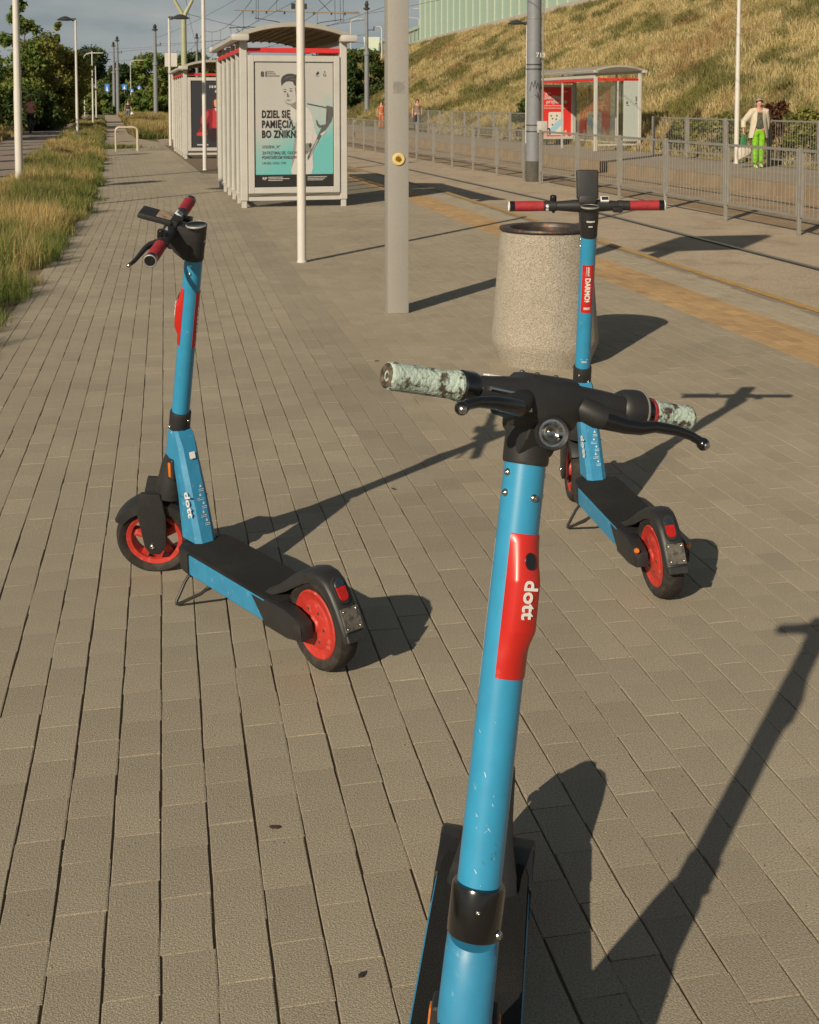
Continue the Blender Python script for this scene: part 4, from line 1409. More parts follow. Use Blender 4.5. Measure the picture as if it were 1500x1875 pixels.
lamp_post(49.02, -2.05, 'pale lamp post with dark flat head, further down the verge past the thick one', h=4.72, r0=0.055)
lamp_post(80.8, -1.80, 'small pale lamp post at the far end of the verge with a flat dark head', h=4.8, r0=0.055)
lamp_post(110.4, -1.85, 'most distant thin post at the end of the grass verge', h=4.7, with_head=False)
lamp_post(43.4, 1.25, 'lamp post with head turned right, just left of the farther tram shelter', h=4.45, r0=0.052, side=1)
lamp_post(27.464, 1.21, 'slim white post standing between the two left tram shelters', h=4.9, r0=0.046, r1=0.040)
lamp_post(11.384, 1.262, 'bright white round post standing in front of the shelter poster', h=4.9, r0=0.0425, r1=0.0385)
lamp_post(27.793, 14.27, 'tall white post beside the woman in green trousers', h=5.6, r0=0.060, r1=0.036, with_head=True)
lamp_post(0, 0, 'white lamp post with dark flat head behind the grey mast numbered 713', h=4.42, r0=0.05, loc=(4.36, 45.0, 0))

# catenary mast 713
mp_ = P(25.85, 7.99 + 0.33, TRACK_Z)
mast = thing('catenary_mast', 'thick blue-grey tram mast numbered 713 between the tracks', 'mast', mp_, heading(26), 'tram catenary masts')
b = NB()
lathe(b, [(0, -0.1), (0.172, -0.1), (0.172, 0.46), (0.166, 0.462), (0.160, 4.0), (0.12, 8.5), (0, 8.5)], 36)
obj('mast_tube', b, M_mast, mast)
b = NB()
lathe(b, [(0.1735, 0.0), (0.1740, 0.0), (0.1740, 0.46), (0.1735, 0.46)], 36, close=True)
obj('dark_base_coat', b, M_mastdark, mast)
for z in (1.12, 1.26, 2.50, 2.60, 3.62):
    b = NB()
    lathe(b, [(0.166, z - 0.012), (0.170, z - 0.012), (0.170, z + 0.012), (0.166, z + 0.012)], 36, close=True)
    obj('steel_band', b, M_darkgap if z < 3 else M_galv, mast)
b = NB()
tube(b, [(0.19, -0.06, 0.0), (0.19, -0.06, 6.5)], 0.020, 10)
obj('conduit', b, M_galv, mast)
b = NB()
box(b, (0.13, -0.17, 1.22), (0.22, 0.13, 0.26), bevel=0.015, seg=2)
jb = obj('junction_box', b, M_gripend, mast)
jb.data.materials[0] = M_shelter
b = NB()
tube(b, [(0.22, -0.15, 1.18), (0.32, -0.15, 1.18), (0.33, -0.15, 1.05)], 0.02, 8)
obj('cable_gland', b, M_darkgap, jb)
text_obj('number', '713', 0.145, M_white, mast, frame((-0.015, -0.1665, 2.76), (1, 0, 0), (0, -1, 0)), bold=0.01, extrude=0.001)
b = NB()
def scrawl(pts, w=0.006):
    for (x0, z0), (x1, z1) in zip(pts, pts[1:]):
        d = Vector((x1 - x0, z1 - z0)); n_ = Vector((-d.y, d.x)).normalized() * w
        q = []
        for x, z in ((x0 + n_.x, z0 + n_.y), (x1 + n_.x, z1 + n_.y), (x1 - n_.x, z1 - n_.y), (x0 - n_.x, z0 - n_.y)):
            q.append(b.verts.new((x, -math.sqrt(max(0.001, 0.1675 ** 2 - x * x)), z)))
        b.faces.new(q)
scrawl([(-0.13, 2.02), (-0.10, 2.22), (-0.06, 2.10), (-0.03, 2.25), (0.0, 2.06), (0.03, 2.2), (0.06, 2.1), (0.10, 1.98), (0.09, 2.2), (0.12, 2.05)])
scrawl([(-0.10, 1.88), (-0.02, 1.93), (0.04, 1.86), (0.03, 1.98), (0.09, 1.80), (0.11, 1.98)])
obj('graffiti', b, M_darkgap, mast, smooth=False)

# fence sections
def fence(name, label, pts, h, z0, gap, post_r=0.024, pitch=0.1, double=True):
    """pts: list of plan points; one frame and one set of bars per bay"""
    t = thing(name, label, 'fence', pts[0])
    t.location = pts[0]
    o0 = Vector(pts[0])
    for i, (a, c) in enumerate(zip(pts, pts[1:])):
        a = Vector(a); c = Vector(c)
        d = c - a; L = d.length; d.normalize()
        M = frame(a - o0, d, (0, 0, 1))
        b = NB()
        box(b, (0, 0, h / 2), (post_r * 2, post_r * 2, h), bevel=0.004, mtx=M)
        obj('fence_post', b, M_galv, t)
        if i == len(pts) - 2:
            b = NB()
            box(b, (L, 0, h / 2), (post_r * 2, post_r * 2, h), bevel=0.004, mtx=M)
            obj('fence_post', b, M_galv, t)
        b = NB()
        x0, x1 = post_r + 0.022, L - post_r - 0.022
        top, bot = h - 0.02, gap
        r = 0.019
        for x in (x0 + r, x1 - r):
            box(b, (x, 0, (top + bot) / 2), (2 * r, 2 * r, top - bot), bevel=0.003, mtx=M)
        for z in (top - r, bot + r):
            box(b, ((x0 + x1) / 2, 0, z), (x1 - x0 - 4 * r, 2 * r * 0.96, 2 * r), mtx=M)
        for z in (0.3, h - 0.25):
            box(b, (x0 - 0.008, 0, z), (0.04, 0.014, 0.03), mtx=M)
            box(b, (x1 + 0.008, 0, z), (0.04, 0.014, 0.03), mtx=M)
        obj('panel_frame', b, M_galv, t)
        b = NB()
        nb = int((x1 - x0) / pitch)
        for k in range(1, nb):
            x = x0 + (x1 - x0) * k / nb
            tube(b, [M @ Vector((x, 0, bot + 2 * r)), M @ Vector((x, 0, top - 2 * r))], 0.0045, 5, caps=False)
        stuff(obj('bars', b, M_galv, t))
    return t
ctr = [(8.45, 8.33), (10.52, 8.31), (12.59, 8.28), (14.66, 8.26), (16.73, 8.22), (18.82, 8.16), (20.90, 8.20), (23.0, 8.22), (25.20, 8.24)]
fence('platform_fence', 'grey steel railing between the tracks, running from the right edge to the mast', [P(u, v, TRACK_Z) for u, v in ctr], 1.17, 0, 0.24)
fence('platform_fence', 'grey steel railing between the tracks beyond the numbered mast', [P(26.2 + 1.95 * k, 8.22 - 0.0 * k, TRACK_Z) for k in range(24)], 1.17, 0, 0.24)
fence('boundary_fence', 'grey railing behind the woman with green trousers along the foot of the slope', [P(18 + 2.1 * k, 14.35, 0) for k in range(8)], 1.12, 0, 0.16, post_r=0.032)
fence('boundary_fence', 'grey railing left of the opposite shelter along the foot of the slope', [P(41.2 + 2.05 * k, 14.30, 0) for k in range(10)], 1.14, 0, 0.16, post_r=0.030)
fence('boundary_fence', 'distant low railing near the walkers on the opposite platform', [P(62 + 2.2 * k, 14.9, 0) for k in range(4)], 1.0, 0, 0.16)

# tram shelters
def shelter(label, loc, rz, L, W, open_side, group, poster, far_poster=None):
    """local x across the width, local y along the length; near end at y = 0"""
    t = thing('tram_shelter', label, 'tram shelter', loc, rz, group)
    H = 2.40
    pw = 0.105
    for x in (0.0, W):
        for y in (0.0, L):
            b = NB()
            box(b, (x, y, 0.05 + H / 2), (pw, 0.08, H - 0.10), bevel=0.008)
            box(b, (x, y + 0.0, 0.06), (0.075, 0.05, 0.14), bevel=0.004)
            obj('corner_post', b, M_shelter, t)
    closed_x = 0.0 if open_side == 'right' else W
    sx = -1 if closed_x == 0 else 1
    nf = 5
    for k in range(1, nf):
        y = L * k / nf
        b = NB()
        box(b, (closed_x, y, 0.14 + (H - 0.14) / 2), (0.066, 0.055, H - 0.14), bevel=0.005)
        box(b, (closed_x, y, 0.06), (0.05, 0.05, 0.16))
        obj('mullion', b, M_shelter, t)
    for k in range(nf):
        b = NB()
        box(b, (closed_x, L * (k + 0.5) / nf, 0.16 + 1.0), (0.008, L / nf - 0.07, 1.98))
        obj('glass_pane', b, M_glass, t, smooth=False)
    # red rail all round and low rail
    b = NB()
    box(b, (W / 2, 0, 2.262), (W - pw, 0.05, 0.068), bevel=0.004)
    box(b, (W / 2, L, 2.262), (W - pw, 0.05, 0.068), bevel=0.004)
    box(b, (closed_x + sx * 0.042, L / 2, 2.262), (0.018, L - 0.085, 0.062), bevel=0.004)
    if True:
        ox = W - closed_x
        box(b, (ox, L / 2, 2.262), (0.05, L - 0.085, 0.068), bevel=0.004)
    obj('red_rail', b, M_shelterred, t)
    b = NB()
    box(b, (W / 2, 0, 0.125), (W - pw, 0.045, 0.055), bevel=0.003)
    box(b, (W / 2, L, 0.125), (W - pw, 0.045, 0.055), bevel=0.003)
    box(b, (closed_x, L / 2, 0.13), (0.045, L - 0.085, 0.05), bevel=0.003)
    obj('bottom_rail', b, M_shelter, t)
    if open_side == 'left':
        b = NB()
        box(b, (0, L / 2, 2.36), (0.08, L - 0.085, 0.10), bevel=0.01)
        obj('eaves_beam', b, M_shelter, t)
        b = NB()
        box(b, (0, L * 0.5, 1.15), (0.04, 0.05, 2.2), bevel=0.004)
        obj('mullion', b, M_shelter, t)
    # barrel roof
    b = NB()
    n = 20
    ov = 0.14
    rings_o, rings_i = [], []
    prof_o, prof_i = [], []
    for k in range(n + 1):
        s = k / n
        x = -ov + (W + 2 * ov) * s
        a = (s - 0.5) * 2
        prof_o.append((x, 2.47 + 0.185 * (1 - a * a)))
        prof_i.append((x, 2.41 + 0.185 * (1 - a * a)))
    ring = lambda y: [(x, y, z) for x, z in prof_o] + [(x, y, z) for x, z in prof_i[::-1]]
    loft(b, [ring(-0.22), ring(L + 0.22)])
    roof = obj('roof', b, M_roofsheet, t, ang=30)
    b = NB()
    ring2 = lambda y: [(x, y, z - 0.006) for x, z in prof_i[1:-1]] + [(x, y, z - 0.002) for x, z in prof_i[1:-1][::-1]]
    loft(b, [ring2(-0.15), ring2(L + 0.15)])
    obj('roof_lining', b, M_roof, roof, ang=30)
    for q in range(9):
        b = NB()
        x = (q + 1) / 10 * W
        a = (x / W - 0.5) * 2 * (W / (W + 2 * ov))
        z = 2.41 + 0.185 * (1 - a * a) - 0.016
        box(b, (x, L / 2, z), (0.018, L + 0.2, 0.02))
        obj('lining_rib', b, M_roof, roof, smooth=False)
    for s in (-1, 1):
        b = NB()
        for y in (-0.12, L + 0.12):
            box(b, (W / 2 + s * (W / 2 + 0.055), y, 2.435), (0.25, 0.22, 0.10), bevel=0.03, seg=2)
        box(b, (W / 2 + s * (W / 2 + 0.10), L / 2, 2.425), (0.11, L + 0.2, 0.075), bevel=0.02)
        obj('gutter', b, M_shelter, roof)
    def poster_box(y, kind, name_):
        b = NB()
        x0, x1 = 0.060, W - 0.060
        z0, z1 = 0.205, 2.185
        fr = 0.088
        d = 0.13
        for x in (x0 + fr / 2, x1 - fr / 2):
            box(b, (x, y, (z0 + z1) / 2), (fr, d, z1 - z0), bevel=0.006)
        for z in (z0 + fr / 2, z1 - fr / 2):
            box(b, ((x0 + x1) / 2, y, z), (x1 - x0 - 2 * fr, d * 0.985, fr), bevel=0.006)
        pb = obj(name_, b, M_shelter, t)
        b = NB()
        box(b, ((x0 + x1) / 2, y + 0.01, (z0 + z1) / 2), (x1 - x0 - 0.05, d * 0.6, z1 - z0 - 0.05))
        obj('backing', b, M_darkgap, pb, smooth=False)
        return pb, x0 + fr, x1 - fr, z0 + fr, z1 - fr
    pb, a0, a1, b0, b1 = poster_box(0.0, 'print', 'poster_frame')
    poster(pb, a0 + 0.012, a1 - 0.012, b0 + 0.012, b1 - 0.012, -0.040)
    if far_poster:
        pb, a0, a1, b0, b1 = poster_box(L, 'print', 'poster_frame')
        far_poster(pb, a0, a1, b0, b1, L - 0.056)
    return t

def flat(name, pts, y, m, parent):
    b = NB()
    vs = [b.verts.new((x, y, z)) for x, z in pts]
    f = b.faces.new(vs)
    bmesh.ops.triangulate(b, faces=[f], ngon_method='EAR_CLIP')
    o = obj(name, b, m, parent, smooth=False)
    return o
def smooth_poly(pts, n=3):
    out = []
    N_ = len(pts)
    for i in range(N_):
        p0, p1, p2, p3 = pts[i - 1], pts[i], pts[(i + 1) % N_], pts[(i + 2) % N_]
        for k in range(n):
            t = k / n
            out.append(tuple(0.5 * ((2 * p1[j]) + (-p0[j] + p2[j]) * t + (2 * p0[j] - 5 * p1[j] + 4 * p2[j] - p3[j]) * t * t + (-p0[j] + 3 * p1[j] - 3 * p2[j] + p3[j]) * t ** 3) for j in (0, 1)))
    return out

# print with a soft teal wash towards its foot
M_print = mat('poster_paper', (0.43, 0.42, 0.40), 0.35, var=0.05, scale=2, coat=0.3)
nt = M_print.node_tree
bs = nt.nodes['Principled BSDF']
lk = [l for l in nt.links if l.to_socket == bs.inputs['Base Color']][0]
srcs = lk.from_socket
tcx = nt.nodes.new('ShaderNodeTexCoord'); sx_ = nt.nodes.new('ShaderNodeSeparateXYZ')
nt.links.new(tcx.outputs['Object'], sx_.inputs[0])
nzz = nt.nodes.new('ShaderNodeTexNoise'); nzz.inputs['Scale'].default_value = 2.2; nzz.inputs['Detail'].default_value = 6
nt.links.new(tcx.outputs['Object'], nzz.inputs['Vector'])
ma = nt.nodes.new('ShaderNodeMath'); ma.operation = 'MULTIPLY_ADD'; ma.inputs[1].default_value = 0.9
nt.links.new(nzz.outputs[0], ma.inputs[0]); nt.links.new(sx_.outputs['Z'], ma.inputs[2])
mb = nt.nodes.new('ShaderNodeMath'); mb.operation = 'MULTIPLY_ADD'; mb.inputs[1].default_value = -0.42
nt.links.new(sx_.outputs['X'], mb.inputs[0]); nt.links.new(ma.outputs[0], mb.inputs[2])
rg = nt.nodes.new('ShaderNodeMapRange'); rg.inputs['From Min'].default_value = 0.85; rg.inputs['From Max'].default_value = 1.60; rg.inputs['To Min'].default_value = 1.0; rg.inputs['To Max'].default_value = 0.0
nt.links.new(mb.outputs[0], rg.inputs[0])
mxp = nt.nodes.new('ShaderNodeMix'); mxp.data_type = 'RGBA'
nt.links.new(rg.outputs[0], mxp.inputs[0]); nt.links.new(srcs, mxp.inputs[6]); mxp.inputs[7].default_value = (0.13, 0.42, 0.42, 1)
nt.links.new(mxp.outputs[2], bs.inputs['Base Color'])
def gmat(n_, v_, r=0.4):
    c = v_ if hasattr(v_, '__len__') else (v_, v_ * 0.98, v_ * 0.95)
    return mat(n_, c, r, var=0.10, scale=25)
M_ink = gmat('print_black', 0.022); M_hair = gmat('print_dark_grey', 0.055); M_face = gmat('print_light_grey', 0.42); M_shade = gmat('print_mid_grey', 0.20); M_shirt = gmat('print_off_white', 0.50); M_gun = gmat('print_gun_grey', 0.10); M_txt2 = gmat('print_text_grey', 0.10); M_gunlit = gmat('print_pale_grey', 0.32)

def poster_main(pb, x0, x1, z0, z1, y):
    W_, H_ = x1 - x0, z1 - z0
    def q(x, yy_):
        return (x0 + (x - 315) / 563 * W_, z0 + (1290 - yy_) / 858 * H_)
    pp = flat('poster_print', [q(315, 432), q(878, 432), q(878, 1290), q(315, 1290)], y, M_print, pb)
    e = 0.0012
    def fl(nm, pts, lvl, m, sm=True):
        pts = [q(*p) for p in pts]
        if sm:
            pts = smooth_poly(pts)
        flat(nm, pts, y - e * lvl, m, pp)
    fl('poster_band', [(315, 1208), (878, 1208), (878, 1290), (315, 1290)], 3, M_ink, False)
    fl('shirt', [(540, 772), (590, 738), (640, 748), (690, 742), (725, 800), (745, 900), (765, 965), (728, 1040), (720, 1203), (575, 1203), (600, 1090), (612, 960), (606, 860), (560, 800)], 1, M_shirt)
    fl('neck', [(556, 700), (640, 690), (650, 735), (622, 760), (585, 742)], 2, M_shade)
    fl('face', [(511, 585), (508, 620), (513, 655), (522, 690), (540, 712), (570, 722), (602, 712), (632, 680), (645, 640), (642, 590), (600, 565), (545, 568)], 2.6, M_face)
    fl('hair', [(506, 592), (502, 560), (507, 538), (522, 520), (556, 508), (600, 511), (636, 528), (652, 565), (650, 620), (642, 660), (634, 622), (618, 600), (598, 588), (588, 566), (560, 560), (532, 566), (516, 582)], 3.2, M_hair)
    for c in ((530, 632), (573, 628)):
        fl('eye', [(c[0] - 11, c[1]), (c[0], c[1] - 5), (c[0] + 12, c[1]), (c[0], c[1] + 5)], 3.4, M_hair)
        fl('brow', [(c[0] - 14, c[1] - 13), (c[0], c[1] - 19), (c[0] + 15, c[1] - 14), (c[0], c[1] - 14)], 3.4, M_hair)
    fl('nose', [(546, 636), (550, 655), (543, 668), (556, 672), (562, 662)], 3.4, M_shade)
    fl('mouth', [(535, 690), (552, 686), (576, 688), (556, 697)], 3.4, M_shade)
    fl('cheek_shadow', [(600, 600), (625, 640), (618, 690), (588, 715), (612, 716), (640, 680), (646, 620)], 3.0, M_shade)
    fl('strap', [(690, 712), (760, 726), (835, 740), (834, 748), (760, 734), (690, 720)], 3.4, M_hair, False)
    fl('rifle_stock', [(832, 728), (875, 738), (877, 795), (866, 840), (846, 864), (826, 858), (838, 820), (831, 770)], 3.8, M_gun, False)
    fl('rifle_body', [(826, 856), (848, 866), (818, 905), (790, 942), (767, 985), (732, 1040), (702, 1100), (691, 1110), (690, 1085), (716, 1040), (746, 985), (768, 935), (790, 890), (810, 864)], 3.7, M_gun, False)
    fl('rifle_grip', [(752, 826), (764, 834), (772, 857), (790, 868), (806, 860), (802, 880), (778, 885), (760, 868)], 3.9, M_gun, False)
    fl('rifle_light', [(782, 930), (818, 905), (830, 908), (800, 940)], 4.4, M_shirt, False)
    fl('rifle_light', [(760, 965), (772, 966), (714, 1080), (706, 1080)], 4.4, M_gunlit, False)
    fl('hair_light', [(520, 552), (540, 532), (575, 524), (600, 530), (570, 534), (540, 544)], 3.6, M_gun)
    fl('hair_light', [(560, 548), (590, 540), (622, 556), (596, 552)], 3.6, M_gun)
    fl('jaw_shadow', [(524, 690), (540, 708), (570, 717), (600, 706), (572, 722), (540, 716)], 3.0, M_shade)
    fl('belt', [(640, 1010), (700, 990), (718, 1010), (712, 1050), (650, 1060)], 2.2, M_shade)
    fl('hand', [(700, 1000), (715, 988), (722, 1002), (714, 1022), (702, 1018)], 4.0, M_hair)
    S_ = W_ / 563
    def tx(s, x, yb, size, w, m=M_ink, lvl=4.2, bold=0.022):
        me = text_mesh(s, size * S_, bold * 1.0, 0.0003, gap=1.12 if size > 40 else 1.0)
        xs = [v.co.x for v in me.vertices]
        sc_ = (w * S_) / (max(xs) - min(xs))
        mn = min(xs)
        for v in me.vertices:
            v.co.x = (v.co.x - mn) * sc_
        cx_, cz_ = q(x, yb)
        obj('lettering', me, m, pp, smooth=False, mtx=frame((cx_, y - e * lvl, cz_), (1, 0, 0), (0, -1, 0)))
    tx('81', 358, 529, 52, 40, bold=0.03)
    tx('ROCZNICA', 402, 499, 13, 50, M_txt2, bold=0.01)
    tx('POWSTANIA', 402, 513, 13, 64, M_txt2, bold=0.01)
    tx('WARSZAWSKIEGO', 402, 528, 13, 90, M_txt2, bold=0.01)
    tx('DZIEL SIĘ', 363, 812, 72, 207, bold=0.042)
    tx('PAMIĘCIĄ,', 363, 881, 72, 238, bold=0.042)
    tx('BO ZNIKNIE', 363, 950, 72, 285, bold=0.042)
    tx('GODZINA „W”', 363, 1024, 30, 130, M_txt2, bold=0.0)
    tx('ZATRZYMAJ SIĘ, ODDAJ HOŁD', 363, 1066, 30, 330, M_txt2, bold=0.01)
    tx('POWSTAŃCOM WARSZAWY', 363, 1098, 30, 268, M_txt2, bold=0.02)
    tx('1.08.2025, GODZ. 17:00', 363, 1135, 23, 170, M_txt2, bold=0.0)
    tx('RP', 366, 1243, 26, 32, M_shirt, bold=0.03)
    for k in range(3):
        fl('small_print', [(406, 1224 + 11 * k), (560 - 50 * (k != 1), 1224 + 11 * k), (560 - 50 * (k != 1), 1228 + 11 * k), (406, 1228 + 11 * k)], 4.2, M_shirt, False)
        fl('small_print', [(690, 1224 + 11 * k), (832 - 14 * k, 1224 + 11 * k), (832 - 14 * k, 1228 + 11 * k), (690, 1228 + 11 * k)], 4.2, M_shirt, False)
    # two small emblems top right
    fl('emblem', [(770, 492), (778, 494), (765, 503), (778, 504), (768, 513), (756, 516), (764, 506), (757, 504)], 4.2, M_ink, False)
    fl('emblem_line', [(753, 521), (778, 521), (778, 524), (753, 524)], 4.2, M_txt2, False)
    tx('G', 806, 525, 30, 22, M_txt2, bold=0.01)
    fl('emblem_dot', [(812, 492), (818, 487), (823, 494), (817, 499)], 4.2, M_txt2, False)
    # dark hairline round the print
    for pts in ([(308, 425), (884, 425), (884, 431), (308, 431)], [(308, 425), (314, 425), (314, 1296), (308, 1296)], [(879, 425), (885, 425), (885, 1296), (879, 1296)]):
        fl('print_edge', pts, 0.5, M_txt2, False)

M_posterdark = gmat('print_charcoal', (0.035, 0.037, 0.045)); M_coat = gmat('print_red_coat', (0.50, 0.045, 0.055)); M_coatd = gmat('print_dark_red', (0.22, 0.02, 0.03)); M_skinp = gmat('print_skin', (0.62, 0.36, 0.22)); M_hairp = gmat('print_brown_hair', (0.10, 0.03, 0.02)); M_trous = gmat('print_dark_brown', (0.035, 0.022, 0.022))
def poster_second(pb, x0, x1, z0, z1, y):
    W_, H_ = x1 - x0, z1 - z0
    def q(a, b_):
        return (x0 + a * W_, z0 + (1 - b_) * H_)
    pp = flat('poster_print', [q(0, 0), q(1, 0), q(1, 1), q(0, 1)], y, M_posterdark, pb)
    e = 0.0015
    def fl(nm, pts, lvl, m, sm=True):
        pts = [q(*p) for p in pts]
        if sm:
            pts = smooth_poly(pts)
        flat(nm, pts, y - e * lvl, m, pp)
    fl('coat', [(0.46, 0.42), (0.60, 0.40), (0.70, 0.45), (0.78, 0.53), (0.80, 0.60), (0.70, 0.62), (0.66, 0.72), (0.45, 0.73), (0.40, 0.62), (0.34, 0.70), (0.36, 0.79), (0.14, 0.80), (0.16, 0.74), (0.22, 0.68), (0.20, 0.60), (0.24, 0.50), (0.34, 0.43)], 1, M_coatd)
    fl('coat_light', [(0.50, 0.43), (0.62, 0.42), (0.69, 0.50), (0.67, 0.60), (0.63, 0.70), (0.48, 0.70), (0.49, 0.58)], 2, M_coat)
    fl('sleeve', [(0.26, 0.50), (0.36, 0.45), (0.40, 0.50), (0.34, 0.60), (0.30, 0.66), (0.22, 0.64), (0.22, 0.56)], 2, M_coat)
    fl('shoe', [(0.12, 0.79), (0.20, 0.77), (0.34, 0.78), (0.36, 0.81), (0.24, 0.83), (0.12, 0.82)], 2.5, M_coat)
    fl('trousers', [(0.40, 0.73), (0.68, 0.71), (0.80, 0.80), (0.84, 0.90), (0.72, 0.84), (0.50, 0.92), (0.36, 0.84)], 1.5, M_trous)
    fl('foot', [(0.76, 0.76), (0.81, 0.78), (0.83, 0.82), (0.79, 0.81)], 2.5, M_skinp)
    fl('hair', [(0.50, 0.27), (0.58, 0.25), (0.65, 0.29), (0.67, 0.36), (0.63, 0.40), (0.50, 0.39), (0.48, 0.33)], 2, M_hairp)
    fl('face', [(0.53, 0.29), (0.59, 0.28), (0.64, 0.32), (0.63, 0.38), (0.57, 0.40), (0.53, 0.36)], 3, M_skinp)
    fl('collar', [(0.54, 0.41), (0.62, 0.41), (0.61, 0.45), (0.56, 0.45)], 3, M_shirt)
    for r_, (a_, b_, zz_) in enumerate(((0.42, 0.95, 0.085), (0.55, 0.95, 0.155))):
        k = a_
        while k < b_:
            w_ = 0.045 if int(k * 100) % 3 else 0.03
            fl('lettering', [(k, zz_ - 0.018), (k + w_, zz_ - 0.018), (k + w_ * 0.8, zz_ + 0.018), (k, zz_ + 0.018)], 2, M_shirt, False)
            k += w_ + 0.018
    fl('small_print', [(0.12, 0.955), (0.38, 0.955), (0.38, 0.972), (0.12, 0.972)], 2, M_shirt, False)
M_posterred = gmat('print_bright_red', (0.62, 0.035, 0.028)); M_phone = gmat('print_phone_white', (0.60, 0.58, 0.52)); M_lblue = gmat('print_light_blue', (0.30, 0.48, 0.62)); M_peach = gmat('print_peach', (0.60, 0.36, 0.28)); M_purple = gmat('print_purple', (0.25, 0.05, 0.14))
def poster_red(pb, x0, x1, z0, z1, y):
    W_, H_ = x1 - x0, z1 - z0
    def q(a, b_):
        return (x0 + a * W_, z0 + (1 - b_) * H_)
    pp = flat('poster_print', [q(0, 0), q(1, 0), q(1, 1), q(0, 1)], y, M_posterred, pb)
    e = 0.0015
    def fl(nm, pts, lvl, m, sm=False):
        pts = [q(*p) for p in pts]
        if sm:
            pts = smooth_poly(pts, 4)
        flat(nm, pts, y - e * lvl, m, pp)
    def tx(s, a, b_, size, w, bold=0.03):
        me = text_mesh(s, size, bold, 0.0004)
        xs = [v.co.x for v in me.vertices]; mn = min(xs); sc_ = (w * W_) / (max(xs) - mn)
        for v in me.vertices:
            v.co.x = (v.co.x - mn) * sc_ + v.co.y * 0.2
        cx_, cz_ = q(a, b_)
        obj('lettering', me, M_shirt, pp, smooth=False, mtx=frame((cx_, y - e * 2, cz_), (1, 0, 0), (0, -1, 0)))
    tx('Świętuj', 0.12, 0.245, 0.22, 0.55)
    tx('przytulnie', 0.20, 0.325, 0.17, 0.66)
    for k, (a_, b_, w_) in enumerate(((0.10, 0.125, 0.28), (0.08, 0.375, 0.72), (0.08, 0.425, 0.82), (0.70, 0.09, 0.24))):
        n_ = int(w_ / 0.05)
        for j in range(n_):
            fl('small_print', [(a_ + 0.05 * j, b_ - 0.008), (a_ + 0.05 * j + 0.038, b_ - 0.008), (a_ + 0.05 * j + 0.038, b_ + 0.008), (a_ + 0.05 * j, b_ + 0.008)], 2, M_shirt)
    fl('phone', [(0.27, 0.53), (0.30, 0.505), (0.72, 0.505), (0.75, 0.53), (0.75, 0.97), (0.27, 0.97)], 2, M_phone)
    fl('blue_shape', [(0.30, 0.88), (0.50, 0.72), (0.72, 0.62), (0.73, 0.72), (0.55, 0.86), (0.38, 0.95)], 3, M_lblue, True)
    for a_, b_ in ((0.38, 0.64), (0.50, 0.65), (0.34, 0.58), (0.52, 0.58), (0.38, 0.76)):
        fl('drawing', [(a_, b_ - 0.018), (a_ + 0.045, b_ - 0.012), (a_ + 0.035, b_ + 0.018), (a_ - 0.005, b_ + 0.014)], 4, M_hair)
    fl('hand', [(0.10, 1.0), (0.14, 0.88), (0.20, 0.80), (0.24, 0.84), (0.22, 1.0)], 2, M_peach)
    fl('hand', [(0.80, 1.0), (0.78, 0.90), (0.84, 0.86), (0.90, 1.0)], 2, M_peach)
    fl('corner_shape', [(0, 0.80), (0.10, 0.92), (0.08, 1.0), (0, 1.0)], 2, M_purple)
M_infopaper = gmat('pale_timetable_paper', (0.40, 0.44, 0.41))
def poster_info(pb, x0, x1, z0, z1, y):
    pass

shelter('tram shelter whose end carries the large pale poster with the portrait', P(17.46, 1.11), AA + 0.035, 4.05, 1.45, 'right', 'tram shelters on the near platform', poster_main)
shelter('farther tram shelter with the dark poster of a figure in red', P(33.1, 1.14), AA + 0.045, 5.2, 1.47, 'right', 'tram shelters on the near platform', poster_second)

